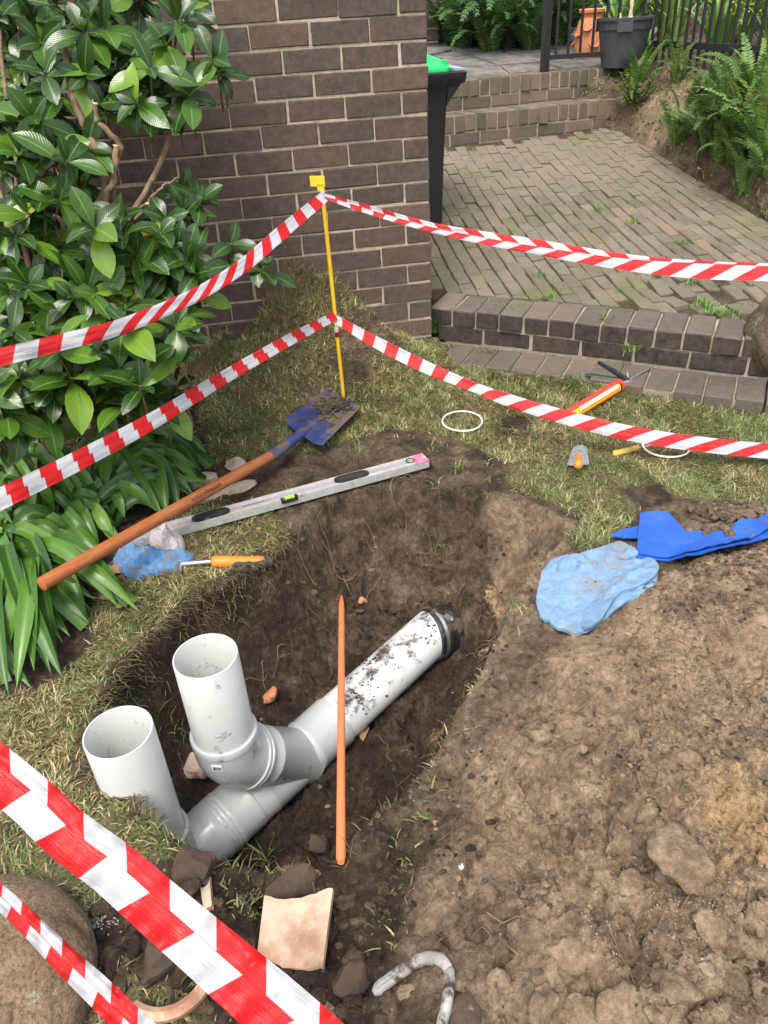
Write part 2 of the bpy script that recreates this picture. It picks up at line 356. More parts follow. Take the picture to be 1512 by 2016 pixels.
# ------------------------------------------------------------------ mesh building
ORG = {}
class MB:
    def __init__(s): s.v = []; s.f = []; s.uv = []; s.col = []; s.has_uv = False; s.has_col = False
    def add(s, V, F, uv=None, col=None):
        o = len(s.v); s.v.extend(map(tuple, V)); s.f.extend([tuple(o + i for i in f) for f in F])
        n = len(V)
        if uv is not None: s.has_uv = True; s.uv.extend(map(tuple, uv))
        else: s.uv.extend([(0, 0)] * n)
        if col is not None:
            s.has_col = True
            s.col.extend([tuple(col)] * n if np.ndim(col) == 1 else map(tuple, col))
        else: s.col.extend([(1, 1, 1)] * n)
        return s
    def box(s, c, ax, ay, az):
        """box: centre, three half-axis vectors"""
        c, ax, ay, az = map(np.asarray, (c, ax, ay, az))
        V = [c + i * ax + j * ay + k * az for k in (-1, 1) for j in (-1, 1) for i in (-1, 1)]
        return s.add(V, [(0, 2, 3, 1), (4, 5, 7, 6), (0, 1, 5, 4), (1, 3, 7, 5), (3, 2, 6, 7), (2, 0, 4, 6)])
    def tube(s, pts, rad, n=10, caps=True, flat=1.0, up=None):
        P = np.asarray(pts, float); m = len(P); rad = np.broadcast_to(np.asarray(rad, float), (m,))
        T = np.gradient(P, axis=0); T /= np.linalg.norm(T, axis=1)[:, None] + 1e-12
        u = np.asarray(up, float) if up is not None else (np.array([0, 0, 1.]) if abs(T[0][2]) < .9 else np.array([1., 0, 0]))
        V = []; UV = []; L = 0
        for i in range(m):
            if i: L += np.linalg.norm(P[i] - P[i - 1])
            u = u - T[i] * (u @ T[i]); u /= np.linalg.norm(u) + 1e-12; w = np.cross(T[i], u)
            for k in range(n):
                a = 2 * math.pi * k / n
                V.append(P[i] + rad[i] * (math.cos(a) * w + flat * math.sin(a) * u)); UV.append((L, k / n))
        F = [(i * n + k, i * n + (k + 1) % n, (i + 1) * n + (k + 1) % n, (i + 1) * n + k) for i in range(m - 1) for k in range(n)]
        if caps: F += [tuple(reversed(range(n))), tuple((m - 1) * n + k for k in range(n))]
        return s.add(V, F, UV)
    def lathe(s, p, axis, prof, n=32, closed=False, capped=False):
        p = np.asarray(p, float); a = np.asarray(axis, float); a = a / np.linalg.norm(a)
        u = np.array([1., 0, 0]) if abs(a[0]) < .8 else np.array([0, 1., 0]); u = u - a * (u @ a); u /= np.linalg.norm(u); w = np.cross(a, u)
        V = []; m = len(prof); UV = []
        for t, r in prof:
            for k in range(n):
                th = 2 * math.pi * k / n; V.append(p + a * t + r * (math.cos(th) * u + math.sin(th) * w)); UV.append((t, k / n))
        R = range(m if closed else m - 1)
        F = [(i * n + k, i * n + (k + 1) % n, ((i + 1) % m) * n + (k + 1) % n, ((i + 1) % m) * n + k) for i in R for k in range(n)]
        if capped: F += [tuple(reversed(range(n))), tuple((m - 1) * n + k for k in range(n))]
        return s.add(V, F, UV)
    def grid(s, G, uv=None, close_u=False):
        """G: (rows, cols, 3)"""
        G = np.asarray(G); a, b = G.shape[:2]
        F = [(i * b + j, i * b + j + 1, (i + 1) * b + j + 1, (i + 1) * b + j) for i in range(a - 1) for j in range(b - 1)]
        return s.add(G.reshape(-1, 3), F, None if uv is None else np.asarray(uv).reshape(-1, 2))
    def prism(s, poly, n, h):
        """polygon (world 3D points, ordered) extruded by vector n*h"""
        P = [np.asarray(p, float) for p in poly]; k = len(P); e = np.asarray(n) * h
        V = P + [p + e for p in P]
        return s.add(V, [tuple(reversed(range(k))), tuple(range(k, 2 * k))] + [(i, (i + 1) % k, k + (i + 1) % k, k + i) for i in range(k)])
    def mesh(s, name, org=(0, 0, 0), smooth=None):
        me = bpy.data.meshes.new(name); V = np.asarray(s.v, float) - np.asarray(org)
        me.from_pydata(V.tolist(), [], s.f)
        if s.has_uv:
            l = me.uv_layers.new(name='UVMap'); li = np.empty(len(me.loops), int); me.loops.foreach_get('vertex_index', li)
            l.data.foreach_set('uv', np.asarray(s.uv, float)[li].ravel())
        if s.has_col:
            c = me.color_attributes.new('col', 'FLOAT_COLOR', 'POINT'); a = np.ones((len(V), 4)); a[:, :3] = np.asarray(s.col)
            c.data.foreach_set('color', a.ravel())
        if smooth is not None:
            me.polygons.foreach_set('use_smooth', np.ones(len(me.polygons), bool))
            if smooth < 179: me.set_sharp_from_angle(angle=math.radians(smooth))
        me.update(); return me
    def build(s, name, mat, parent=None, org=None, smooth=None):
        if org is None: org = ORG.get(parent.name) if parent else (0, 0, 0)
        me = s.mesh(name, org, smooth); me.materials.append(M[mat] if isinstance(mat, str) else mat)
        return link(name, me, parent, org)
def link(name, me, parent=None, org=(0, 0, 0)):
    o = bpy.data.objects.new(name, me); COL.objects.link(o)
    if parent: o.parent = parent; o.location = np.asarray(org) - np.asarray(ORG[parent.name])
    else: o.location = org
    ORG[o.name] = tuple(org); return o
def tag(o, label=None, cat=None, group=None, kind=None):
    for k, v in (('label', label), ('category', cat), ('group', group), ('kind', kind)):
        if v: o[k] = v
    return o
def thing(name, loc, label, cat, group=None):
    o = bpy.data.objects.new(name, None); COL.objects.link(o); o.location = loc; o.empty_display_size = .1
    ORG[o.name] = tuple(loc); return tag(o, label, cat, group)
def numpy_mesh(name, V, F, col=None, mask=None, smooth=True):
    """V (n,3), F (m,3|4) -> mesh, fast"""
    me = bpy.data.meshes.new(name); n = len(V); m, k = F.shape
    me.vertices.add(n); me.vertices.foreach_set('co', np.asarray(V, np.float32).ravel())
    me.loops.add(m * k); me.loops.foreach_set('vertex_index', F.astype(np.int32).ravel())
    me.polygons.add(m); me.polygons.foreach_set('loop_start', np.arange(0, m * k, k, dtype=np.int32))
    me.polygons.foreach_set('loop_total', np.full(m, k, np.int32))
    me.polygons.foreach_set('use_smooth', np.full(m, smooth, bool))
    for nm, c in (('col', col), ('mask', mask)):
        if c is not None:
            a = np.ones((n, 4), np.float32); a[:, :3] = c
            at_ = me.color_attributes.new(nm, 'FLOAT_COLOR', 'POINT'); at_.data.foreach_set('color', a.ravel())
    me.update(calc_edges=True); me.validate(); return me
def unit(v): v = np.asarray(v, float); return v / (np.linalg.norm(v) + 1e-12)
def text_mesh(txt, size, org, xdir, ydir, depth=.0006):
    cu = bpy.data.curves.new('lettering', 'FONT'); cu.body = txt; cu.size = size; cu.align_x = 'CENTER'; cu.align_y = 'CENTER'; cu.extrude = depth; cu.resolution_u = 2
    o = bpy.data.objects.new('lettering', cu); COL.objects.link(o); dg = bpy.context.evaluated_depsgraph_get()
    me = bpy.data.meshes.new_from_object(o.evaluated_get(dg)); bpy.data.objects.remove(o); bpy.data.curves.remove(cu)
    x = unit(xdir); y = unit(ydir); z = np.cross(x, y); mm = np.eye(4); mm[:3, 0] = x; mm[:3, 1] = y; mm[:3, 2] = z; mm[:3, 3] = org
    me.transform(Matrix(mm.tolist())); return me

# ================================================================== GROUND
KP = np.array([.235, -.081]); KE = unit([.787, -.565]); KN = np.array([-KE[1], KE[0]]); KZ = -.04      # kerb foot line
PA = np.array([-.446, -1.654, -.42]); PD = unit([-.818, -.563, -.116]); PH = unit(PD[:2])           # drain axis
SUP = np.array([.098 * PD[0], .098 * PD[1], 0])

def lawn(x, y):
    s = -np.asarray(y, float)
    z = -.10 * sstep(0, 1.1, s) - .025 * sstep(1.2, 3, s)
    d = (x - KP[0]) * KN[0] + (y - KP[1]) * KN[1]
    return np.where((d > -.30) & (np.asarray(x) > .03), np.minimum(z, -.055), z)
def onlawn(px, py):
    z = -.05
    for _ in range(25):
        p = at(px, py, z); z = float(lawn(p[0], p[1]))
    return p
def lp(pts): return [onlawn(*p) for p in pts]

RIM = lp([(160,1490),(175,1420),(215,1360),(262,1290),(330,1215),(400,1165),(470,1130),(540,1085),(590,1035),(640,985),(720,962),(800,958),(900,962),(990,985),(1080,1015),(1125,1050),(1085,1090),(1045,1120),(1015,1165),(988,1240),(946,1322),(908,1395),(855,1490),(792,1565),(748,1602),(700,1632),(684,1676),(668,1706),(620,1713),(560,1715),(490,1717),(440,1702),(395,1684),(360,1664),(300,1604),(250,1575),(195,1550),(165,1522)])
FLOOR = [at(x, y, -.52) for x, y in [(850,1205),(895,1212),(915,1245),(890,1320),(815,1420),(745,1500),(700,1580),(655,1680),(620,1800),(560,1860),(480,1880),(390,1870),(325,1800),(300,1690),(385,1570),(430,1520),(520,1430),(600,1360),(700,1290),(780,1235)]]
MOUND = lp([(1110,1250),(1180,1190),(1260,1150),(1340,1120),(1512,1065),(1800,1060),(1800,2500),(640,2500),(700,1960),(770,1760),(865,1610),(965,1430),(1040,1330)])
TRAMPLED = lp([(430,918),(540,905),(640,885),(700,872),(760,850),(860,862),(950,890),(1000,920),(975,958),(1040,985),(1140,1020),(1125,1090),(1060,1120),(600,1100),(590,1040),(520,985),(430,995),(350,985),(355,955)])
SPOIL = lp([(1045,1125),(1090,1085),(1210,1090),(1260,1010),(1340,985),(1512,1005),(1800,1005),(1800,2500),(480,2500),(430,1930),(330,1900),(250,1880),(200,1830),(260,1770),(330,1700),(420,1690),(480,1730),(660,1722),(700,1640),(800,1570),(905,1400),(990,1235)])
BED = lp([(-500,200),(-100,540),(400,600),(440,700),(380,800),(400,915),(340,1000),(230,1090),(160,1200),(175,1270),(70,1345),(-40,1350),(-600,1300)])
SPOT1 = lp([(1240,965),(1300,955),(1320,985),(1270,1000)])
SPOT2 = lp([(985,825),(1030,820),(1045,840),(1000,845)])
TANWALL = lp([(960,975),(1130,1030),(1120,1080),(1045,1125),(1010,1190),(960,1300),(890,1440),(840,1440),(930,1290),(985,1130)])

GX = np.arange(-2.6, 1.95, .0055); GY = np.arange(-3.45, .36, .0055)
X, Y = np.meshgrid(GX, GY, indexing='xy')
dr = sdpoly(X, Y, RIM); df = sdpoly(X, Y, FLOOR); dm = sdpoly(X, Y, MOUND); ds = sdpoly(X, Y, SPOIL); dt = sdpoly(X, Y, TRAMPLED); db = sdpoly(X, Y, BED)
wob = fbm(X * 7, Y * 7, 4, 3) * .07 + fbm(X * 26, Y * 26, 3, 8) * .03
Z = lawn(X, Y)
kd = (X - KP[0]) * KN[0] + (Y - KP[1]) * KN[1]
# spoil heap
dmn = dm + wob
mh = np.where(dmn < 0, 1 - np.exp(dmn / .20), 0)
Z = Z + .15 * mh
rough = np.clip(mh * 1.2, 0, 1)
big = fbm(X * 3.2, Y * 3.2, 3, 21)
f1, f2, cid = worley(X * 5.2 + fbm(X * 9, Y * 9, 3, 5) * 1.4, Y * 5.2 + fbm(X * 9, Y * 9, 3, 6) * 1.4, 2)
g1, g2, gid = worley(X * 15 + fbm(X * 20, Y * 20, 3, 15) * 1.5, Y * 15 + fbm(X * 20, Y * 20, 3, 16) * 1.5, 4)
h1, h2, hid = worley(X * 46 + fbm(X * 50, Y * 50, 2, 25), Y * 46, 7)
clod = .040 * (cid > .35) * np.minimum(f2 - f1, .45) / .45 * cid + .024 * (gid > .25) * np.minimum(g2 - g1, .4) / .4 * gid + .009 * (hid > .3) * np.minimum(h2 - h1, .4) / .4 * hid
wx, wy = fbm(X * 10, Y * 10, 4, 81) * 1.6, fbm(X * 10, Y * 10, 4, 82) * 1.6
k1, k2, kid = worley(X * 8 + wx, Y * 8 + wy, 83); l1, l2, lid = worley(X * 22 + wx * 2, Y * 22 + wy * 2, 84); o1, o2, oid = worley(X * 50 + wx * 4, Y * 50 + wy * 4, 85)
plate = .030 * (kid - .5) + .016 * (lid - .5) + .008 * (oid - .5)       # broken, angular lumps
loose = sstep(-.10, .08, fbm(X * 2.6, Y * 2.6, 3, 86) + .25 * sstep(-2.0, -2.7, Y) - .12 * sstep(-2.3, -1.9, Y))
u1, u2, uid = worley(X * 4.3 + wx * .7, Y * 4.3 + wy * .7, 87)
slab = .065 * (uid - .5) + .05 * ((_h(uid * 91., uid * 17., 3) - .5) * (X * 4.3 % 1 - .5)) - .045 * np.exp(-((u2 - u1) / .05) ** 2)
tanw = .36 + 0 * X; smooth_ = 0 * X
for px_q, py_q, r_q, a_q, s_q in ((1130,1330,.24,.60,1.),(1255,1235,.20,.55,.8),(1060,1470,.13,.45,1.),(950,1560,.10,.35,.7),(1420,1330,.22,.30,.2),(1330,1790,.20,.35,0.),(1000,1700,.14,.2,.2),(1230,1960,.16,.25,0.)):
    p_q = onlawn(px_q, py_q); g_q = np.exp(-((X - p_q[0]) ** 2 + (Y - p_q[1]) ** 2) / r_q ** 2); tanw = tanw + a_q * g_q; smooth_ = np.maximum(smooth_, s_q * g_q)
smooth_ = np.clip(smooth_ * 1.3 + fbm(X * 6, Y * 6, 3, 89), 0, 1); loose = loose * (1 - .9 * smooth_)
Z += rough * slab * (.35 + .65 * sstep(-.1, .1, fbm(X * 2 + 3, Y * 2, 2, 88)))
Z += rough * (.13 * big + (clod * .5 + plate * 1.4) * (.12 + .88 * loose) + (.022 * fbm(X * 24, Y * 24, 5, 31) + .026 * fbm(X * 60, Y * 60, 3, 32)) * (.35 + .65 * loose))
# bare trodden soil outside the heap
bare = sstep(.03, -.03, np.minimum(np.minimum(ds, dt), db) + wob * .6)
near = sstep(.02, -.06, ds) * (1 - rough)
Z += bare * (.016 * fbm(X * 11, Y * 11, 4, 41) + .006 * np.minimum(g2 - g1, .4) / .4 + .008 * fbm(X * 60, Y * 60, 4, 43)) + near * (clod * .25 + plate * .8)
Z += (1 - bare) * .012 * fbm(X * 9, Y * 9, 4, 44)
# the pit
t = np.clip(np.maximum(df, 0) / (np.maximum(df, 0) + np.maximum(-(dr + wob * .55), 0) + 1e-6), 0, 1)
t = np.where(dr + wob * .55 >= 0, 1, t)
sA = (X - PA[0]) * PH[0] + (Y - PA[1]) * PH[1]
zf = -.42 - .117 * sA - .075 + .02 * fbm(X * 8, Y * 8, 3, 51) + .05 * np.clip(-sA - .1, 0, 1)
prof = .42 * t ** 1.15 + .58 * t ** 6
Zp = zf + (Z - zf) * prof
ins = sstep(1.0, .9, t)
w1, w2, wid = worley(X * 11 + fbm(X * 14, Y * 14, 3, 61) * 2, Y * 11 + Z * 3 + fbm(X * 14, Y * 14, 3, 62) * 2, 13)
Zp += ins * (plate * 1.7 + .034 * fbm(X * 10, Y * 10, 5, 52) + .016 * (wid - .5) + .004 * np.minimum(h2 - h1, .3) / .3)
Z = np.where(t < 1, Zp, Z)
qx, qy = at(938, 1222, -.42)[:2]; rq = np.hypot(X - qx, Y - qy) + .05 * fbm(X * 12, Y * 12, 4, 66)
Z = np.maximum(Z, -.27 - 1.9 * np.maximum(rq - .05, 0) + .02 * fbm(X * 30, Y * 30, 3, 67))
lip = np.exp(-((dr + .0) / .035) ** 2) * sstep(0, .01, dr)
Z += lip * .012 * (fbm(X * 18, Y * 18, 3, 71) + .2)
Z = np.where(((kd > -.01) & (X > .0)) | (Y > .02), np.minimum(Z, -.16), Z)

def Hs(x, y):
    """height of the finished ground"""
    x = np.asarray(x, float); y = np.asarray(y, float)
    i = np.clip((x - GX[0]) / .0055, 0, len(GX) - 1.001); j = np.clip((y - GY[0]) / .0055, 0, len(GY) - 1.001)
    a = i.astype(int); b = j.astype(int); u = i - a; v = j - b
    return (Z[b, a] * (1 - u) + Z[b, a + 1] * u) * (1 - v) + (Z[b + 1, a] * (1 - u) + Z[b + 1, a + 1] * u) * v
def on(px, py, dz=0.):
    """first point of the ground seen at a photograph pixel"""
    d = ray(px, py); d = d / np.linalg.norm(d); s = np.arange(.8, 6.5, .006)
    P = CAM_POS + s[:, None] * d; k = np.nonzero(P[:, 2] < Hs(P[:, 0], P[:, 1]))[0]
    p = P[k[0]].copy() if len(k) else onlawn(px, py); p[2] += dz; return p

grassy = sstep(.0, .045, np.minimum.reduce([dr - .008, ds, dt, db, sdpoly(X, Y, SPOT1) + .0, sdpoly(X, Y, SPOT2)]) + wob * .8)
tan = np.clip(sstep(.02, -.10, dm + wob) * np.clip(tanw + 1.0 * fbm(X * 5, Y * 5, 4, 90), 0, 1) + .45 * sstep(.03, -.03, ds) * sstep(-1.2, -.6, X) + .55 * sstep(.03, -.02, sdpoly(X, Y, TANWALL) + wob), 0, 1)
tan = np.clip(tan - .55 * sstep(.0, -.03, dr + .015) * (sdpoly(X, Y, TANWALL) > 0), 0, 1) + .16 * sstep(.05, -.05, dt + wob)
tan = np.clip(tan - .5 * sstep(.5, .0, np.hypot(X - on(690, 1850)[0], Y - on(690, 1850)[1])), 0, 1)
gold = np.zeros_like(X)
for px, py, r, a in ((1455,1600,.16,.75),(1440,1720,.10,.5),(1500,1500,.10,.5),(975,1180,.07,.6),(950,1285,.06,.55),(860,1440,.07,.5),(1330,1780,.12,.45),(1150,1300,.10,.35),(1420,1900,.13,.4)):
    p = on(px, py); gold = np.maximum(gold, a * np.exp(-((X - p[0]) ** 2 + (Y - p[1]) ** 2) / r ** 2))
ny, nx = X.shape
idx = np.arange(nx * ny).reshape(ny, nx)
F = np.stack([idx[:-1, :-1], idx[:-1, 1:], idx[1:, 1:], idx[1:, :-1]], -1).reshape(-1, 4)
me = numpy_mesh('ground', np.stack([X, Y, Z], -1).reshape(-1, 3), F, mask=np.stack([grassy, np.clip(tan, 0, 1), gold], -1).reshape(-1, 3))
me.materials.append(M['soil']); tag(link('ground', me), kind='structure')
# the ground beyond the garden patch, out to the horizon
o = MB(); r = 260
x0, x1, y0, y1 = GX[0] + .01, GX[-1] - .01, GY[0] + .01, GY[-1] - .01
for a, b, c, d in ((-r, -r, r, y0), (-r, y1, r, r), (-r, y0, x0, y1), (x1, y0, r, y1)):
    o.add([(a, b, -.17), (c, b, -.17), (c, d, -.17), (a, d, -.17)], [(0, 1, 2, 3)])
tag(o.build('terrain', simple('far_ground', (.10, .10, .05), .95, scale=2)), kind='structure')

# ================================================================== GRASS
def blades(P, L, az, lean, col, W=.0024, droop=.5):
    """many bent blades: base points, lengths, azimuths, lean angles, colours -> verts, tri faces, colours"""
    n = len(P); dx = np.cos(az); dy = np.sin(az); sx = -dy; sy = dx
    sl = np.sin(lean); cl = np.cos(lean); W = np.broadcast_to(W, (n,))
    mid = P + np.stack([dx * sl * L * .5, dy * sl * L * .5, cl * L * .5], 1)
    l2 = np.minimum(lean + droop, 2.0)
    tip = mid + np.stack([dx * np.sin(l2) * L * .5, dy * np.sin(l2) * L * .5, np.cos(l2) * L * .5], 1)
    S = np.stack([sx * W, sy * W, 0 * W], 1) * .5
    V = np.stack([P - S, P + S, mid - S * .9, mid + S * .9, tip], 1).reshape(-1, 3)
    b = np.arange(n)[:, None] * 5
    F = np.concatenate([b + [0, 1, 3], b + [0, 3, 2], b + [2, 3, 4]], 0)
    return V, F, np.repeat(col, 5, 0)
GREENS = np.array([(.085,.118,.034),(.115,.145,.044),(.068,.096,.032),(.150,.175,.060),(.20,.21,.085)])
STRAWS = np.array([(.30,.24,.12),(.40,.33,.18),(.22,.17,.08),(.15,.115,.055)])
def blade_cols(n, straw):
    k = rng.random(n) < straw
    c = np.where(k[:, None], STRAWS[rng.integers(0, len(STRAWS), n)], GREENS[rng.integers(0, len(GREENS), n)])
    return c * rng.uniform(.95, 1.6, (n, 1))
def visible(P, m=60):
    q = (P - CAM_POS) @ CAM_ROT.T; u = FOCAL * q[:, 0] / q[:, 2] + 756; v = FOCAL * q[:, 1] / q[:, 2] + 1008
    return (u > -m) & (u < 1512 + m) & (v > -m) & (v < 2016 + m) & (q[:, 2] > .3), u, v
look0 = lambda x, y: grassy[np.clip(((y - GY[0]) / .0055).astype(int), 0, ny - 1), np.clip(((x - GX[0]) / .0055).astype(int), 0, nx - 1)]
n = 560000
gx = rng.uniform(-2.2, 1.9, n); gy = rng.uniform(-3.2, .0, n)
P = np.stack([gx, gy, Hs(gx, gy)], 1); vis, u, v = visible(P)
gi = np.clip(((gx - GX[0]) / .0055).astype(int), 0, nx - 1); gj = np.clip(((gy - GY[0]) / .0055).astype(int), 0, ny - 1)
dens = grassy[gj, gi]
kd_ = (gx - KP[0]) * KN[0] + (gy - KP[1]) * KN[1]
dens = np.where((kd_ > -.20 + .06 * fbm(gx * 8, gy * 8, 3, 91)) & (gx > .02), 0, dens)
sparse = (u < 420) & (v > 1480)
dens = np.where(sparse, dens * (.25 + .6 * (fbm(gx * 9, gy * 9, 3, 93) > -.03)), dens)
thin = .45 + .55 * sstep(-.18, .05, fbm(gx * 5, gy * 5, 4, 95))
# a thin line of grass left along the ridge between pit and heap, and sprigs on the bare soil
ridge = [on(x, y) for x, y in ((1035,1165),(985,1300),(935,1380),(885,1475),(830,1600),(790,1690),(770,1800),(800,1900))]
dl = np.full(n, 9.)
for a, b in zip(ridge[:-1], ridge[1:]):
    e = b[:2] - a[:2]; tt = np.clip(((gx - a[0]) * e[0] + (gy - a[1]) * e[1]) / (e @ e), 0, 1)
    dl = np.minimum(dl, np.hypot(gx - a[0] - tt * e[0], gy - a[1] - tt * e[1]))
sprig = .22 * np.exp(-(dl / .025) ** 2) * (fbm(gx * 16, gy * 16, 2, 97) > .02)
sprig = np.maximum(sprig, .035 * (ds[gj, gi] < 0) * (fbm(gx * 20, gy * 20, 2, 98) > .24) * (v > 1600) * (u < 900))
sprig = np.maximum(sprig, .25 * (ds[gj, gi] < 0.0) * (np.hypot(u - 490, v - 1755) < 60))
fr = np.clip((u - 180) / 190, 0, 1); sprig = np.maximum(sprig, .75 * (np.abs(v - (1545 + 110 * fr) - 18) < 30) * (u > 170) * (u < 390) * (dr[gj, gi] > -.02))
sprig = np.maximum(sprig, .10 * (dt[gj, gi] < 0) * (fbm(gx * 18, gy * 18, 2, 99) > .16) * (dr[gj, gi] > -.01))
keep = vis & (rng.random(n) < np.maximum(dens * thin, sprig))
P = P[keep]; u = u[keep]; v = v[keep]; m = len(P)
strawp = np.clip(.27 + 1.5 * fbm(P[:, 0] * 4, P[:, 1] * 4, 3, 101) + .30 * sstep(700, 300, u) * sstep(1000, 1150, v), .06, .85)
strawp = np.where(v > 1690, .25, strawp)
L = rng.uniform(.015, .044, m) * (1 + .5 * fbm(P[:, 0] * 6, P[:, 1] * 6, 2, 103))
lean = np.clip(rng.normal(.95, .35, m), .1, 1.5)
V, F, c = blades(P - [0, 0, .004], L, 7.5 * fbm(P[:, 0] * 9, P[:, 1] * 9, 3, 121) * 2 + rng.normal(0, .9, m), lean, blade_cols(m, strawp), rng.uniform(.0024, .0046, m))
o = numpy_mesh('grass', V, F, col=c, smooth=False); o.materials.append(M['blade'])
tag(link('grass', o), kind='stuff')
# torn turf edge: roots and dead runners hanging from the rim of the pit
RP = lerp_ = np.concatenate([np.linspace(a[:2], b[:2], 40) for a, b in zip(RIM, RIM[1:] + RIM[:1])]); q = 5200
k = rng.integers(0, len(RP), q); ctr = np.mean([p[:2] for p in RIM], axis=0); B = RP[k] + rng.normal(0, .012, (q, 2)); inw = np.arctan2(ctr[1] - B[:, 1], ctr[0] - B[:, 0])
B = np.c_[B, Hs(B[:, 0], B[:, 1]) + .002]; OUTP = RP[k] - np.stack([np.cos(inw), np.sin(inw)], 1) * .045; keep = (look0(OUTP[:, 0], OUTP[:, 1]) > .35) | (rng.random(q) < .08)
a, b, c = blades(B[keep], rng.uniform(.015, .06, keep.sum()), inw[keep] + rng.normal(0, .7, keep.sum()), rng.uniform(.9, 1.9, keep.sum()), np.array([(.16, .115, .065), (.24, .19, .10), (.08, .055, .035), (.10, .12, .035)])[rng.integers(0, 4, keep.sum())], .0018, .9)
o = numpy_mesh('rim_roots', a, b, col=c, smooth=False); o.materials.append(M['blade']); tag(link('rim_roots', o), kind='stuff')
# taller clumps
tufts = [(1060,890),(1130,760),(880,690),(1440,700),(1470,720),(890,650),(1490,745),(520,1700),(700,900),(575,985),(340,1440),(215,1455),(870,1090),(1140,1075),(905,930),(960,700)]
V = []; F = []; Cc = []; nb = 0
for k, (px, py) in enumerate(tufts):
    p = on(px, py); q = 26
    B = p + np.c_[rng.normal(0, .015, q), rng.normal(0, .015, q), np.zeros(q)]; B[:, 2] = Hs(B[:, 0], B[:, 1]) - .005
    a, b, c = blades(B, rng.uniform(.04, .09, q), rng.uniform(0, 6.283, q), rng.uniform(.2, 1.0, q), blade_cols(q, .12), .0036)
    V.append(a); F.append(b + nb); Cc.append(c); nb += len(a)
o = numpy_mesh('grass_tufts', np.concatenate(V), np.concatenate(F), col=np.concatenate(Cc), smooth=False); o.materials.append(M['blade'])
tag(link('grass_tufts', o), kind='stuff')

# heap of lifted turf against the wall
HX = np.arange(-1.45, .02, .011); HY = np.arange(-.78, -.008, .011); hx, hy = np.meshgrid(HX, HY)
def heap(x, y):
    a = .36 * np.exp(-((x + .60) / .26) ** 2 - ((y + .06) / .26) ** 2) + .10 * np.exp(-((x + .95) / .26) ** 2 - ((y + .18) / .28) ** 2) + .11 * np.exp(-((x + .33) / .20) ** 2 - ((y + .26) / .17) ** 2)
    b1, b2, bid = worley(x * 7 + fbm(x * 9, y * 9, 3, 111), y * 7 + fbm(x * 9, y * 9, 3, 112), 17)
    k = np.clip(a / .08, 0, 1)
    return a * (1 + .95 * fbm(x * 7, y * 7, 3, 113)) + k * (.10 * (bid - .35) + .035 * fbm(x * 30, y * 30, 4, 114)) - .02
hz = lawn(hx, hy) + heap(hx, hy)
na, nb_ = hx.shape; ii = np.arange(na * nb_).reshape(na, nb_)
F = np.stack([ii[:-1, :-1], ii[:-1, 1:], ii[1:, 1:], ii[1:, :-1]], -1).reshape(-1, 4)
hh = heap(hx, hy).ravel(); F = F[(hh[F] > -.006).any(1)]
earth = sstep(.13, .02, np.hypot((hx + .27) / 1.0, (hy + .30) / .9)) + (fbm(hx * 7, hy * 7, 3, 116) > .12) * .8
me = numpy_mesh('turf_heap', np.stack([hx, hy, hz], -1).reshape(-1, 3) - np.array([-.6, -.2, 0]), F, mask=np.stack([.8 - .8 * np.clip(earth, 0, 1), .25 + 0 * hx, 0 * hx], -1).reshape(-1, 3))
me.materials.append(M['soil'])
TH = tag(link('turf_heap', me, None, (-.6, -.2, 0)), 'heap of lifted turf and soil piled against the brick wall', 'turf heap')
n = 46000; tx = rng.uniform(-1.42, 0, n); ty = rng.uniform(-.76, -.02, n); th = heap(tx, ty)
k = (th > .0) & (rng.random(n) < 1.05 - .9 * np.clip(sstep(.13, .03, np.hypot(tx + .27, (ty + .30) / .9)) + (fbm(tx * 7, ty * 7, 3, 116) > .12) * .75, 0, 1))
tx, ty, th = tx[k], ty[k], th[k]; P = np.c_[tx, ty, lawn(tx, ty) + th - .004]; m = len(P)
V, F, c = blades(P, rng.uniform(.02, .055, m), rng.uniform(0, 6.283, m), np.clip(rng.normal(1.0, .45, m), .05, 1.9), blade_cols(m, np.clip(.42 + fbm(tx * 6, ty * 6, 3, 118), .1, .8)) * 1.35, rng.uniform(.0022, .0042, m))
# straggling roots and runners on the top of the heap
q = 1700; B = np.c_[rng.normal(-.60, .17, q), np.clip(rng.normal(-.10, .09, q), -.45, -.03)]; B = np.c_[B, lawn(B[:, 0], B[:, 1]) + heap(B[:, 0], B[:, 1])]
a, b, c2 = blades(B, rng.uniform(.05, .13, q), rng.uniform(0, 6.283, q), rng.uniform(0, 1.3, q), np.array([(.17, .12, .07), (.26, .20, .11), (.11, .14, .04)])[rng.integers(0, 3, q)], .0018)
V2 = np.concatenate([V, a]); F2 = np.concatenate([F, b + len(V)]); c3 = np.concatenate([c, c2])
me = numpy_mesh('grass', V2 - np.array([-.6, -.2, 0]), F2, col=c3, smooth=False); me.materials.append(M['blade'])
tag(link('grass', me, TH, (-.6, -.2, 0)), kind='stuff')

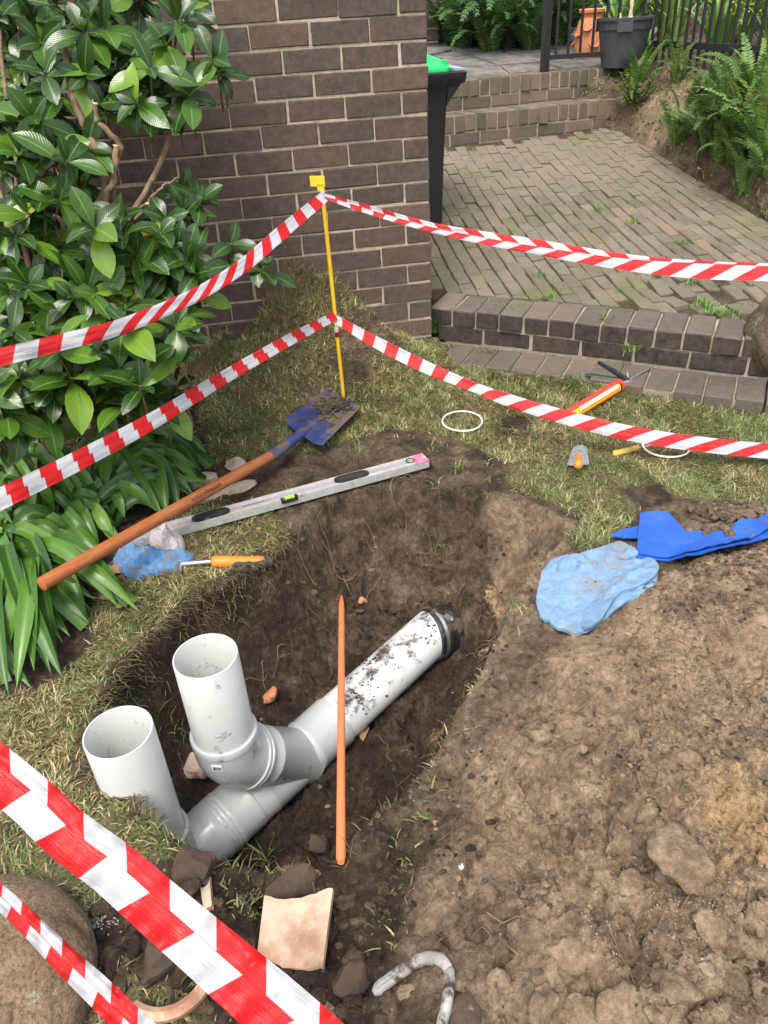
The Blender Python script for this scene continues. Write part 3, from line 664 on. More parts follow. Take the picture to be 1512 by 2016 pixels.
# ================================================================== loose soil, roots, litter
def lump_mesh(name, sub, seed, rough=.35, flat=.7):
    import bmesh
    bm = bmesh.new(); bmesh.ops.create_icosphere(bm, subdivisions=sub, radius=1)
    for v_ in bm.verts:
        p = v_.co; k = 1 + rough * 2 * float(fbm(np.array(p.x * 1.3 + seed * 7.1 + p.z), np.array(p.y * 1.3 - p.z * .8 + seed), 3, seed))
        v_.co = Vector((p.x * k, p.y * k, p.z * k * flat))
    me = bpy.data.meshes.new(name); bm.to_mesh(me); bm.free(); return me
def rock_shape(seed, n=18, sub=3, noise=.10, asp=(1, .85, .7)):
    import bmesh
    r = np.random.default_rng(seed); N_ = r.normal(size=(n, 3)); N_ /= np.linalg.norm(N_, axis=1)[:, None]; Hh = r.uniform(.62, 1.0, n)
    bm = bmesh.new(); bmesh.ops.create_icosphere(bm, subdivisions=sub, radius=1); D = np.array([v_.co[:] for v_ in bm.verts]); Fq = np.array([[v_.index for v_ in f.verts] for f in bm.faces]); bm.free()
    c = D @ N_.T; R = np.min(np.where(c > .05, Hh / np.maximum(c, .05), 9), axis=1); R = np.minimum(R, 1.25)
    R = R * (1 + noise * 2 * fbm(D[:, 0] * 2.3 + seed, D[:, 1] * 2.3 + D[:, 2] * 1.7, 4, seed))
    return D * R[:, None] * asp, Fq
lv = []
for s in range(6):
    lv.append(rock_shape(s, 9, 1, .25))
def clods(name, n, region, smin, smax, tanf, goldp=.06):
    V = []; F = []; Mk = []; nb = 0; c = 0
    while c < n:
        px, py = region(); p = on(px, py); s = smin * (smax / smin) ** (rng.random() ** 2.2)
        a, f = lv[rng.integers(6)]; an = rng.uniform(0, 6.28); R = np.array([[math.cos(an), -math.sin(an), 0], [math.sin(an), math.cos(an), 0], [0, 0, 1]])
        V.append(a @ R.T * s * rng.uniform(.7, 1.2, 3) + p + [0, 0, s * .25]); F.append(f + nb); nb += len(a)
        Mk.append(np.tile([0, np.clip(tanf + rng.normal(0, .2), 0, 1), .8 * (rng.random() < goldp)], (len(a), 1))); c += 1
    me = numpy_mesh(name, np.concatenate(V), np.concatenate(F), mask=np.concatenate(Mk), smooth=False); me.materials.append(M['soil']); return me
def reg_mound(): return rng.uniform(760, 1512), rng.uniform(1330, 2016)
def reg_pit():
    return rng.uniform(420, 1000), rng.uniform(1010, 1700)
def reg_near(): return rng.uniform(200, 760), rng.uniform(1720, 2016)
OCT = np.array([(1, 0, 0), (-1, 0, 0), (0, 1, 0), (0, -1, 0), (0, 0, 1), (0, 0, -1)], float); OCF = np.array([(0, 2, 4), (2, 1, 4), (1, 3, 4), (3, 0, 4), (2, 0, 5), (1, 2, 5), (3, 1, 5), (0, 3, 5)])
def crumbs(name, n, x0, x1, y0, y1, keepf, smin, smax, tanf, goldf, pw=3.0, hz=Hs):
    x = rng.uniform(x0, x1, n); y = rng.uniform(y0, y1, n); P = np.stack([x, y, hz(x, y)], 1); vs, u_, v_ = visible(P, 20)
    k = vs & (rng.random(n) < keepf(x, y, u_, v_)); P = P[k]; m = len(P); S = smin * (smax / smin) ** (rng.random(m) ** pw)
    A = OCT[None] * rng.uniform(.55, 1.25, (m, 6, 1)) + rng.normal(0, .22, (m, 6, 3)); an = rng.uniform(0, 6.28, m); ca, sa = np.cos(an)[:, None], np.sin(an)[:, None]
    A = np.stack([A[..., 0] * ca - A[..., 1] * sa, A[..., 0] * sa + A[..., 1] * ca, A[..., 2] * .75], -1)
    V = (A * S[:, None, None] + P[:, None] + np.stack([0 * S, 0 * S, S * .3], 1)[:, None]).reshape(-1, 3); F = (OCF[None] + np.arange(m)[:, None, None] * 6).reshape(-1, 3)
    mk = np.stack([0 * S, np.clip(tanf(P[:, 0], P[:, 1]) + rng.normal(0, .34, m), 0, 1), goldf(P[:, 0], P[:, 1]) + .7 * (rng.random(m) < .012)], 1)
    me = numpy_mesh(name, V, F, mask=np.repeat(mk, 6, 0), smooth=False); me.materials.append(M['soil']); return tag(link(name, me), kind='stuff')
def look(A):
    return lambda x, y: A[np.clip(((y - GY[0]) / .0055).astype(int), 0, ny - 1), np.clip(((x - GX[0]) / .0055).astype(int), 0, nx - 1)]
lt, lg, lm, ls, ldr = look(np.clip(tan, 0, 1)), look(gold), look(mh), look(ds), look(dr)
crumbs('loose_soil', 150000, -.9, 1.4, -3.2, -1.0, lambda x, y, u, v: np.clip(lm(x, y) * 2, 0, 1) * (.10 + .75 * sstep(-.10, .10, fbm(x * 6, y * 6, 4, 301))), .0018, .0120, lt, lg, 2.3)
crumbs('crumbled_soil', 60000, -1.6, 1.2, -3.0, -.7, lambda x, y, u, v: (ls(x, y) < 0) * (lm(x, y) < .3) * (.10 + .6 * sstep(-.05, .12, fbm(x * 7, y * 7, 4, 302))), .0016, .0100, lt, lg, 2.4)
crumbs('pit_crumbs', 40000, -1.6, .4, -2.7, -.9, lambda x, y, u, v: (ldr(x, y) < .02) * (.05 + .55 * sstep(.0, .15, fbm(x * 8, y * 8, 4, 303))), .0016, .0085, lambda x, y: .5 * lt(x, y), lambda x, y: 0 * x)
def big_clods(name, spots, tanf):
    V = []; F = []; Mk = []; nb = 0
    for k, (px, py, s) in enumerate(spots):
        p = on(px, py); a, f = rock_shape(200 + k, 14, 4, .22, (1, .8, .62)); an = rng.uniform(0, 6.28); R = np.array([[math.cos(an), -math.sin(an), 0], [math.sin(an), math.cos(an), 0], [0, 0, 1]])
        a = a @ R.T; n3 = fbm(a[:, 0] * 6 + k, a[:, 1] * 6 + a[:, 2] * 5, 4, k) * .22; a = a * (1 + n3[:, None])
        V.append(a * s + p + [0, 0, s * .12]); F.append(f + nb); nb += len(a); Mk.append(np.tile([0, np.clip(tanf + rng.normal(0, .12), 0, 1), 0], (len(a), 1)))
    me = numpy_mesh(name, np.concatenate(V), np.concatenate(F), mask=np.concatenate(Mk), smooth=True); me.materials.append(M['soil']); return me
SPOTS = [(1330,1680,.085),(1240,1755,.05),(1180,1700,.04),(1130,1760,.045),(1060,1640,.035),(1400,1830,.05),(1120,1880,.05),(1230,1870,.04),(1010,1560,.04),(1060,1450,.035),(1350,1500,.045),(1160,1560,.03),(960,1770,.035),(900,1850,.03),(1330,1950,.045),(1210,1985,.05),(1070,1980,.04),(1450,1960,.05),(1480,1870,.035),(980,1935,.03),(1270,1600,.03),(1420,1450,.03),(1220,1420,.028),(1480,1330,.035),(830,1890,.022),(800,1960,.03),(1150,1350,.025),(1390,1560,.025),(1050,1760,.025),(940,1650,.02)]
SPOTS += [(rng.uniform(900, 1512), rng.uniform(1380, 2016), rng.uniform(.010, .026)) for _ in range(40)]
SPOTS = [(a, b, c * .75) for a, b, c in SPOTS]
tag(link('soil_clods', big_clods('soil_clods', SPOTS, .95)), kind='stuff')
tag(link('rim_clods', big_clods('rim_clods', [(rng.uniform(190, 760), rng.uniform(1730, 2016), rng.uniform(.010, .03)) for _ in range(55)] + [(rng.uniform(500, 950), rng.uniform(1050, 1250), rng.uniform(.008, .018)) for _ in range(25)], .10)), kind='stuff')
tag(link('pit_soil_crumbs', clods('pit_soil_crumbs', 520, reg_pit, .003, .016, .05, .02)), kind='stuff')
tag(link('rim_soil_crumbs', clods('rim_soil_crumbs', 600, reg_near, .003, .020, .12, .03)), kind='stuff')
R_ = MB()
def root(px, py, n=7, step=.02, r=.0012, out=.01):
    p = on(px, py); a = rng.uniform(0, 6.28); pts = [p + [0, 0, .003]]
    for i in range(n):
        a += rng.normal(0, .55); q = pts[-1] + np.array([math.cos(a), math.sin(a), 0]) * step; q[2] = Hs(q[0], q[1]) + .004 + out * abs(math.sin(i * 1.1 + a)); pts.append(q)
    R_.tube(pts, np.linspace(r, r * .35, len(pts)), 4)
for x, y in [(630,1160),(690,1170),(720,1190),(560,1270),(650,1290),(520,1300),(470,1250),(780,1010),(700,1130),(740,1120),(800,1060),(830,1090),(960,1220),(980,1250),(940,1300),(770,1500),(790,1480),(690,1420),(430,1400),(350,1480),(400,1340),(1310,1590),(1340,1620),(1380,1640),(1010,1480),(1100,1510),(1420,1750),(1480,1730),(950,1790),(1000,1810),(1020,1880),(1250,1940),(600,1720),(620,1760),(980,1560),(1330,1290),(1440,1370),(1350,1250)]:
    root(x, y, int(rng.integers(5, 11)), rng.uniform(.012, .024), rng.uniform(.0009, .0019), .012)
for _ in range(90):
    root(rng.uniform(560, 1010), rng.uniform(1010, 1300), int(rng.integers(3, 8)), .014, .0007, .014)
for _ in range(70): root(rng.uniform(800, 1512), rng.uniform(1300, 2016), int(rng.integers(3, 7)), .015, .0008, .008)
tag(R_.build('roots', 'root', smooth=60), kind='stuff')

# ================================================================== BRICKWORK
import bmesh
def brick_mesh(name, lx, ly, lz, seed, bev=.004, jit=.0016, mat='wall_brick'):
    bm = bmesh.new(); bmesh.ops.create_cube(bm, size=1)
    for v_ in bm.verts: v_.co = Vector((v_.co.x * lx, v_.co.y * ly, v_.co.z * lz))
    bmesh.ops.bevel(bm, geom=bm.edges[:], offset=bev, segments=1, affect='EDGES')
    r = random.Random(seed)
    for v_ in bm.verts: v_.co += Vector((r.uniform(-jit, jit), r.uniform(-jit, jit) * .7, r.uniform(-jit, jit)))
    me = bpy.data.meshes.new(name); bm.to_mesh(me); bm.free(); me.materials.append(M[mat]); return me
def put(me, name, parent, loc, rot=None):
    o = bpy.data.objects.new(name, me); COL.objects.link(o); o.parent = parent
    o.location = np.asarray(loc) - np.asarray(ORG[parent.name])
    if rot is not None: o.rotation_euler = rot if not isinstance(rot, Matrix) else rot.to_euler()
    ORG[o.name] = tuple(loc); return o
def frame(x, y=None, z=None):
    """rotation matrix from local x and an approximate local z"""
    x = unit(x); z = unit(np.asarray(z) - x * (np.asarray(z) @ x)); y = np.cross(z, x)
    m = np.stack([x, y, z], 1); return Matrix(m.tolist())

HC = .0893; ZT = HC * 15.2
WALL = thing('brick_wall', (-1.2, .15, -.1), 'dark brown brick wall with cream mortar behind the shrub and the yellow stake', 'wall')
full = [brick_mesh('brick', .2328, .11, HC - .0084, i, .004, .0024) for i in range(5)]; half = [brick_mesh('brick', .1128, .11, HC - .0084, i + 9, .004, .0022) for i in range(3)]
side = [brick_mesh('brick', .11, .230, HC - .012, i + 20) for i in range(3)]
m_ = MB(); zt = ZT + 7 * HC
m_.box((-1.2265, .175, (zt - .2) / 2), (1.2225, 0, 0), (0, .170, 0), (0, 0, (zt + .2) / 2)); m_.build('mortar', 'mortar', WALL)
for k in range(-7, 17):
    z = ZT - (k + .5) * HC; j = lambda s=.0012: random.gauss(0, s)
    if k % 2 == 0:
        u0 = 0; put(random.choice(half), 'brick', WALL, (-.055 + j(), .295, z))
    else:
        put(random.choice(side), 'brick', WALL, (-.055, .115 + j() - .0, z)); u0 = .120
        put(random.choice(half), 'brick', WALL, (-.055, .295, z))
    while u0 < 2.32:
        put(random.choice(full), 'brick', WALL, (-u0 - .115 + j(), .055 + j(.0012), z + j()), (j(.003), j(.003), j(.003))); u0 += .240

# kerb step
KERB = thing('brick_kerb', (KP[0], KP[1], KZ), 'low dark brick step edging the paved area above the lawn', 'brick step')
def kpt(t, d, z): return np.array([KP[0] + KE[0] * t + KN[0] * d, KP[1] + KE[1] * t + KN[1] * d, z])
rotK = frame([KE[0], KE[1], 0], z=[0, 0, 1])
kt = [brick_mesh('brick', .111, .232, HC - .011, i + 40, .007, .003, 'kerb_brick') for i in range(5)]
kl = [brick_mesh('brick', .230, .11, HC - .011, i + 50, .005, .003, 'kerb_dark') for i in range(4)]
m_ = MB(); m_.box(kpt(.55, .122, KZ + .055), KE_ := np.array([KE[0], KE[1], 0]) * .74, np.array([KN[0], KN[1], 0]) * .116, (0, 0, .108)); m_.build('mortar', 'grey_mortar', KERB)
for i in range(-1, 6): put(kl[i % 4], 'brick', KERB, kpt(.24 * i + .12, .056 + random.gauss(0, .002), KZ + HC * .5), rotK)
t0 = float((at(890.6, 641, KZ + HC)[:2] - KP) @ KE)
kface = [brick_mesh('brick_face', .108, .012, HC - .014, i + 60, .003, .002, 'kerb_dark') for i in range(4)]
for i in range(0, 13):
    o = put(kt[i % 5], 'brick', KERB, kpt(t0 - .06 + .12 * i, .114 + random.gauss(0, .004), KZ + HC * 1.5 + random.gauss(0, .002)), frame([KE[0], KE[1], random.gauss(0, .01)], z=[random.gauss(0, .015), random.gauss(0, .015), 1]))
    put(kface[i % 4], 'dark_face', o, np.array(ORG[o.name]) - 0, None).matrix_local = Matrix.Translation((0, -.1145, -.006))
APR = thing('brick_edging', (.5, -.5, -.06), 'row of flat bricks set flush along the foot of the step', 'edging')
kf = [brick_mesh('brick', .112, .232, .07, i + 70, .004, .002, 'kerb_brick') for i in range(4)]
t1 = float((at(934.5, 686, KZ)[:2] - KP) @ KE)
for i in range(-2, 12):
    put(kf[i % 4], 'brick', APR, kpt(t1 + .06 + .12 * i, -.124 + random.gauss(0, .003), KZ - .035 + random.gauss(0, .002)), frame([KE[0], KE[1], 0], z=[random.gauss(0, .012), random.gauss(0, .012), 1]))
m_ = MB(); m_.box(kpt(.54, -.124, KZ - .045), KE_ * 1.0, np.array([KN[0], KN[1], 0]) * .112, (0, 0, .035)); m_.build('mortar', 'grey_mortar', APR)

# sloping herringbone-free brick paving
S0 = np.array([.98, 2.44]); S1 = np.array([1.9, 2.6]); SD = unit(S1 - S0); SN = np.array([-SD[1], SD[0]])
def pave(x, y):
    d = (x - KP[0]) * KN[0] + (y - KP[1]) * KN[1] - .235
    D = ((S0[0] - x) * SN[0] + (S0[1] - y) * SN[1]) / (KN @ SN) + d
    return KZ + 2 * HC - .004 + .378 * d / D
def onpave(px, py):
    z = .3
    for _ in range(60):
        p = at(px, py, z); z = .5 * z + .5 * float(np.clip(pave(p[0], p[1]), 0, 1.2))
    return p
EDGE = [onpave(x, y) for x, y in ((1190,252),(1225,262),(1290,300),(1345,338),(1400,372),(1512,440))]
EDGE += [EDGE[-1] + (EDGE[-1] - EDGE[-2]) * k for k in (.5, 1.2)]
DOM = [kpt(-.14, .236, 0)[:2], kpt(1.62, .236, 0)[:2], EDGE[-1][:2] + [.25, -.3]] + [p[:2] for p in EDGE[::-1]] + [S0 + SD * .4, S0 - SD * .95, np.array([.02, 1.2])]
DOM = [np.array(p) for p in DOM]
px_ = np.arange(-.3, 3.3, .05); py_ = np.arange(-1.2, 3.0, .05); bx, by = np.meshgrid(px_, py_); kk = (bx - KP[0]) * KN[0] + (by - KP[1]) * KN[1]
G = np.stack([bx, by, np.where(kk > .2, pave(bx, by) - .013 + .005 * fbm(bx * 9, by * 9, 3, 5), -.12)], -1)
F = []; nA, nB = bx.shape
for i in range(nA - 1):
    for j in range(nB - 1):
        if kk[i, j] > .13 and kk[i + 1, j + 1] > .13 and bx[i, j] > -.09 and by[i, j] < 2.35 + .18 * bx[i, j] and bx[i, j] < 3.1: F.append((i * nB + j, i * nB + j + 1, (i + 1) * nB + j + 1, (i + 1) * nB + j))
me = numpy_mesh('brick_paving', G.reshape(-1, 3), np.array(F), mask=np.tile([.25, .05, 0], (nA * nB, 1))); me.materials.append(M['soil'])
PAVE = tag(link('brick_paving', me), kind='structure')
RD = unit([.05, 1.0]); CD = np.array([RD[1], -RD[0]])
pv = [brick_mesh('brick', .0700, .1555, .06, i + 80, .005, .003, 'paver') for i in range(6)]
def clip_poly(poly, p, n):
    out = []
    for i in range(len(poly)):
        a, b = poly[i], poly[(i + 1) % len(poly)]; da = (a - p) @ n; db_ = (b - p) @ n
        if da >= 0: out.append(a)
        if da * db_ < 0: out.append(a + (b - a) * da / (da - db_))
    return out
cand = []
for j in range(-6, 54):
    off = random.uniform(0, .16) if random.random() < .2 else (.08 if j % 2 else 0) + random.gauss(0, .012)
    for i in range(-10, 24):
        c = np.array([.1, .1]) + CD * (.0745 * j) + RD * (.1600 * i + off); d = (c - KP) @ KN - .236
        s = float(sdpoly(np.array(c[0]), np.array(c[1]), DOM)); q = (np.array([c[0], c[1], pave(c[0], c[1])]) - CAM_POS) @ CAM_ROT.T
        if s > .10 or q[2] < .5: continue
        u = FOCAL * q[0] / q[2] + 756; v = FOCAL * q[1] / q[2] + 1008
        if not (830 < u < 1620 and 200 < v < 700): continue
        if (c - S0) @ SN > -.05 or c[0] < .03: continue
        cand.append((q[2], c, d, s, v))
cand.sort(key=lambda a: a[0]); rest = MB()
for i, (_, c, d, s, v) in enumerate(cand):
    e = .02; z = pave(c[0], c[1]); gx_ = (pave(c[0] + e, c[1]) - z) / e; gy_ = (pave(c[0], c[1] + e) - z) / e
    t = (c - KP) @ KE; front = d < .45 and t > .50
    nrm = unit([-gx_ + random.gauss(0, .018 + .05 * front), -gy_ + random.gauss(0, .018 + .05 * front), 1]); x = np.array([CD[0], CD[1], 0])
    dz = random.gauss(0, .0025) + (random.choice([-.022, -.004, .006, 0]) if front else 0)
    loc = np.array([c[0], c[1], z]) - nrm * .03 + [0, 0, dz]
    corners = [c + CD * a * .0350 + RD * b * .0775 for a, b in ((-1, -1), (1, -1), (1, 1), (-1, 1))]
    kmin = min((q - KP) @ KN - .236 for q in corners); kmax = max((q - KP) @ KN - .236 for q in corners)
    if kmax < .05: continue
    if kmin < .002:
        if t > .62 and kmin < -.05 and random.random() < .35: continue
        pc = clip_poly(corners, KP + KN * .240, KN)
        if len(pc) < 3: continue
        mm = MB(); mm.prism([(q[0], q[1], pave(q[0], q[1]) - .05 + dz) for q in pc], (0, 0, 1), .05); mm.build('brick', 'paver', PAVE); continue
    if i < 285: put(pv[i % 6], 'brick', PAVE, loc, frame(x, z=nrm))
    else: rest.box(loc, x * .0350, np.cross(nrm, x) * .0775, nrm * .03)
if rest.v: tag(rest.build('bricks', 'paver', PAVE), kind='stuff')
# moss and weeds in the joints
V = []; F = []; Cc = []; nb = 0
def tuft(p, q, lo, hi, spread, col, w=.003, lean=(.2, 1.1), hz=None):
    global nb
    B = p + np.c_[rng.normal(0, spread, q), rng.normal(0, spread, q), np.zeros(q)]
    if hz is not None: B[:, 2] = hz(B[:, 0], B[:, 1]) - .004
    a, b, c = blades(B, rng.uniform(lo, hi, q), rng.uniform(0, 6.283, q), rng.uniform(*lean, q), np.array(col) * rng.uniform(.7, 1.3, (q, 1)), w)
    V.append(a); F.append(b + nb); Cc.append(c); nb += len(a)
for k in range(900):
    c = np.array([.1, .1]) + CD * (.0745 * (rng.integers(0, 36) + .5)) + RD * rng.uniform(-.6, 2.6)
    if float(sdpoly(np.array(c[0]), np.array(c[1]), DOM)) > -.02: continue
    if float(fbm(np.array(c[0] * 1.7), np.array(c[1] * 1.7), 2, 77)) < -.06: continue
    p = np.array([c[0], c[1], float(pave(*c)) - .006]); tuft(p, int(rng.integers(4, 12)), .006, .018 if rng.random() < .85 else .04, .012, (.09, .15, .03), .0035)
for px, py in ((1390,605),(1400,615),(1420,618),(1440,622),(1375,600),(1290,545),(1060,545),(1240,440),(1350,480),(1180,415),(1295,533),(1360,560),(1080,590),(1240,690),(1195,630),(1010,610)):
    p = onpave(px, py) if py < 640 else at(px, py, .04); tuft(p, 22, .03, .075, .02, (.14, .27, .05), .0045)
for px, py in ((853,640),(856,655),(860,625),(872,655)): tuft(at(px, py, .0), 14, .06, .16, .008, (.10, .20, .035), .006, (.05, .5))
o = numpy_mesh('joint_weeds', np.concatenate(V), np.concatenate(F), col=np.concatenate(Cc), smooth=False); o.materials.append(M['blade']); tag(link('joint_weeds', o), kind='stuff')

# two brick steps and the landing behind
STEPS = thing('brick_steps', (S0[0], S0[1], .5), 'two weathered brick steps at the top of the sloping paving', 'steps')
def spt(t, d, z): return np.array([S0[0] + SD[0] * t + SN[0] * d, S0[1] + SD[1] * t + SN[1] * d, z])
rotS = frame([SD[0], SD[1], 0], z=[0, 0, 1])
so = [brick_mesh('brick', .077, .232, .112, i + 100, .006, .004, 'step_brick') for i in range(6)]; st = [brick_mesh('brick', .231, .11, .078, i + 110, .005, .003, 'step_brick') for i in range(4)]
SDv = np.array([SD[0], SD[1], 0]); SNv = np.array([SN[0], SN[1], 0])
for lv_, (z0, d0, ta, tb) in enumerate(((.505, 0, -.72, 1.34), (.700, .29, -.72, 1.50))):
    m_ = MB(); m_.box(spt((ta + tb) / 2, d0 + .125, z0 + .06), SDv * (tb - ta) / 2, SNv * .117, (0, 0, .13)); m_.build('mortar', 'grey_mortar', STEPS)
    t = ta
    while t < tb - .1: put(random.choice(st), 'brick', STEPS, spt(t + .12, d0 + .057 + random.gauss(0, .002), z0 + .041), rotS); t += .241
    t = ta
    while t < tb - .04: put(random.choice(so), 'brick', STEPS, spt(t + .043, d0 + .115 + random.gauss(0, .004), z0 + .143 + random.gauss(0, .002)), frame([SD[0], SD[1], random.gauss(0, .015)], z=[random.gauss(0, .02), 0, 1])); t += .0862
def landz(x, y):
    d = (x - S0[0]) * SN[0] + (y - S0[1]) * SN[1] - .52
    return .893 + .125 * np.clip(d, 0, 9)
m_ = MB(); ts = np.linspace(-.9, 2.2, 14); dd = np.linspace(.50, 4.6, 14)
m_.grid([[(lambda p: (p[0], p[1], float(landz(p[0], p[1])) - .012))(spt(a, b, 0)) for b in dd] for a in ts])
LAND = tag(m_.build('landing', 'grey_mortar'), kind='structure')
V = []
pts = {}
for i in range(9):
    for j in range(8):
        pts[i, j] = spt(-.85 + .36 * i + random.uniform(-.1, .1) * (0 < i), .53 + .34 * j + random.uniform(-.1, .1) * (j > 0), 0)
for i in range(8):
    for j in range(7):
        q = [pts[i, j], pts[i + 1, j], pts[i + 1, j + 1], pts[i, j + 1]]; c = sum(q) / 4; q = [c + (p - c) * (1 - .014 / np.linalg.norm(p - c)) for p in q]
        m_ = MB(); dz = random.uniform(-.006, .004); m_.prism([(p[0], p[1], float(landz(p[0], p[1])) - .03 + dz) for p in q], (0, 0, 1), .032); m_.build('flagstone', 'stone', LAND)

# far brick pier beside the landing
pp = at(864, 82, 1.06); pc0 = atd(864, 82, 7.0); PZ = pc0[2]
PIER = thing('brick_pier', (pc0[0] - .3, pc0[1] + .2, PZ - .1), 'far dark brick wall end behind the wheelie bin', 'wall')
m_ = MB(); m_.box((pc0[0] - .364, pc0[1] + .21, PZ + .6), (.36, 0, 0), (0, .2, 0), (0, 0, .8)); m_.build('mortar', 'mortar', PIER)
pb = [brick_mesh('brick', .23, .11, .092, i + 120) for i in range(3)]; ph = [brick_mesh('brick', .11, .11, .092, i + 124) for i in range(2)]
for k in range(14):
    z = PZ - .05 + .104 * k
    if k % 2: put(ph[k % 2], 'brick', PIER, (pc0[0] - .055, pc0[1] + .055, z)); x = .12
    else: x = 0
    while x < .55: put(pb[k % 3], 'brick', PIER, (pc0[0] - x - .115, pc0[1] + .055, z)); x += .24
# ================================================================== earth bank on the right and beyond the fence
RA = atd(1290, 86, 6.0); RB = atd(1512, 97, 4.88); rz = (RA[2] + RB[2]) / 2; RA[2] = RB[2] = rz
POST = np.array([spt(0, .40, 0)[0], 0, .9]); POST = at(1071.5, 142, .897)
def lerp(pts, n):
    P = np.asarray(pts, float); s = np.r_[0, np.cumsum(np.linalg.norm(np.diff(P, axis=0), axis=1))]; t = np.linspace(0, s[-1], n)
    return np.stack([np.interp(t, s, P[:, k]) for k in range(3)], 1)
E1 = lerp([EDGE[0] + [-.25, .12, .1]] + EDGE, 70); zf_ = rz - .20
F1 = lerp([spt(1.35, .30, .86), np.r_[RA[:2] + [-.1, -.1], zf_], np.r_[RB[:2], zf_], np.r_[RB[:2] + (RB - RA)[:2] * 1.3, zf_]], 70)
rows = []
for v in np.linspace(0, 1, 40):
    r = E1 * (1 - v) + F1 * v; r[:, 2] = E1[:, 2] - .012 + (F1[:, 2] - E1[:, 2]) * (v ** .75) + .05 * math.sin(v * 3.14)
    rows.append(r)
dirn = unit([.55, .83]);
for v in np.linspace(.1, 5.5, 40):
    r = F1.copy(); r[:, :2] += dirn * v; r[:, 2] = zf_ + .05 * v + .05; rows.append(r)
BG = np.array(rows); xx, yy = BG[..., 0], BG[..., 1]; am = np.clip(np.arange(80) / 6, 0, 1)[:, None]
q1, q2, qi = worley(xx * 9 + fbm(xx * 9, yy * 9, 2, 3), yy * 9, 33)
BG[..., 2] += am * (.10 * fbm(xx * 4, yy * 4, 4, 34) + .03 * qi * np.minimum(q2 - q1, .4) / .4 + .02 * fbm(xx * 30, yy * 30, 3, 35))
a, b = BG.shape[:2]; ii = np.arange(a * b).reshape(a, b)
sandy = np.exp(-(np.hypot(xx - BG[22, 18, 0], yy - BG[22, 18, 1]) / .40) ** 2)
me = numpy_mesh('bank', BG.reshape(-1, 3), np.stack([ii[:-1, :-1], ii[:-1, 1:], ii[1:, 1:], ii[1:, :-1]], -1).reshape(-1, 4), mask=np.stack([.15 + 0 * xx, .10 + .75 * sandy, .30 * sandy], -1).reshape(-1, 3))
me.materials.append(M['soil']); tag(link('bank', me), kind='structure')
def onbank(px, py):
    q = (BG.reshape(-1, 3) - CAM_POS) @ CAM_ROT.T; u = FOCAL * q[:, 0] / q[:, 2] + 756; v = FOCAL * q[:, 1] / q[:, 2] + 1008
    d = np.hypot(u - px, v - py) + np.where(q[:, 2] > 0, 0, 1e6) + q[:, 2] * .5; return BG.reshape(-1, 3)[np.argmin(d)].copy()

bp3 = BG[:40].reshape(-1, 3)
q = rng.integers(0, len(bp3), 5200); pb_ = bp3[q] + rng.normal(0, .02, (5200, 3)) * [1, 1, .15]; sz = .002 * (7.0 ** (rng.random(5200) ** 2.2))
A = OCT[None] * rng.uniform(.5, 1.3, (5200, 6, 1)) + rng.normal(0, .25, (5200, 6, 3)); V = (A * sz[:, None, None] + pb_[:, None]).reshape(-1, 3); F = (OCF[None] + np.arange(5200)[:, None, None] * 6).reshape(-1, 3)
me = numpy_mesh('bank_mulch', V, F, mask=np.repeat(np.stack([0 * sz, .2 + rng.random(5200) * .7, .8 * (rng.random(5200) < .06)], 1), 6, 0), smooth=False); me.materials.append(M['soil']); tag(link('bank_mulch', me), kind='stuff')
V = []; F = []; Cc = []; nb = 0
for k in range(240):
    p = bp3[rng.integers(0, len(bp3))]; tuft(p, int(rng.integers(3, 9)), .02, .08, .02, (.13, .21, .045) if rng.random() < .7 else (.28, .22, .10), .006)
o = numpy_mesh('bank_weeds', np.concatenate(V), np.concatenate(F), col=np.concatenate(Cc), smooth=False); o.materials.append(M['blade']); tag(link('bank_weeds', o), kind='stuff')

# ================================================================== FENCE
FEN = thing('metal_fence', tuple(POST), 'black metal pool fence panel with its square post on the upper step', 'fence')
def vbar(o, p, z0, z1, w):
    o.box((p[0], p[1], (z0 + z1) / 2), SDv * w, SNv * w, (0, 0, (z1 - z0) / 2))
m_ = MB(); vbar(m_, POST, POST[2] - .002, POST[2] + 1.1, .026); m_.build('post', 'black_metal', FEN)
fd = unit((RA - POST)[:2]); fl = np.linalg.norm((RA - POST)[:2]); fv = np.array([fd[0], fd[1], 0]); fn = np.array([-fd[1], fd[0], 0])
zr = at(1080, 118, .97)[2]; zr = POST[2] + .095
for z in (zr, zr + .95):
    m_ = MB(); m_.box(POST * [1, 1, 0] + fv * (fl / 2 + .02) + [0, 0, z], fv * (fl / 2 - .012), fn * .014, (0, 0, .016)); m_.build('rail', 'black_metal', FEN)
m_ = MB(); m_.box((0, 0, 0), fv * .008, fn * .008, (0, 0, .46)); bmsh = m_.mesh('bar'); bmsh.materials.append(M['black_metal'])
k = .085
while k < fl - .03: put(bmsh, 'bar', FEN, POST * [1, 1, 0] + fv * k + [0, 0, zr + .478]); k += .098
GA = thing('metal_fence', (RA[0], RA[1], rz - .2), 'black metal fence panel with thick lower rail, its bars reaching down to the sandy bank', 'fence')
gd = unit((RB - RA)[:2]); gv = np.array([gd[0], gd[1], 0]); gn = np.array([-gd[1], gd[0], 0]); gl = np.linalg.norm((RB - RA)[:2]) * 1.35
for z, h in ((rz, .020), (rz + 1.0, .016)):
    m_ = MB(); m_.box(RA * [1, 1, 0] + gv * gl / 2 + [0, 0, z], gv * gl / 2, gn * .019, (0, 0, h)); m_.build('rail', 'black_metal', GA)
m_ = MB(); m_.box((0, 0, 0), gv * .008, gn * .008, (0, 0, .66)); bmsh = m_.mesh('bar'); bmsh.materials.append(M['black_metal'])
k = .04
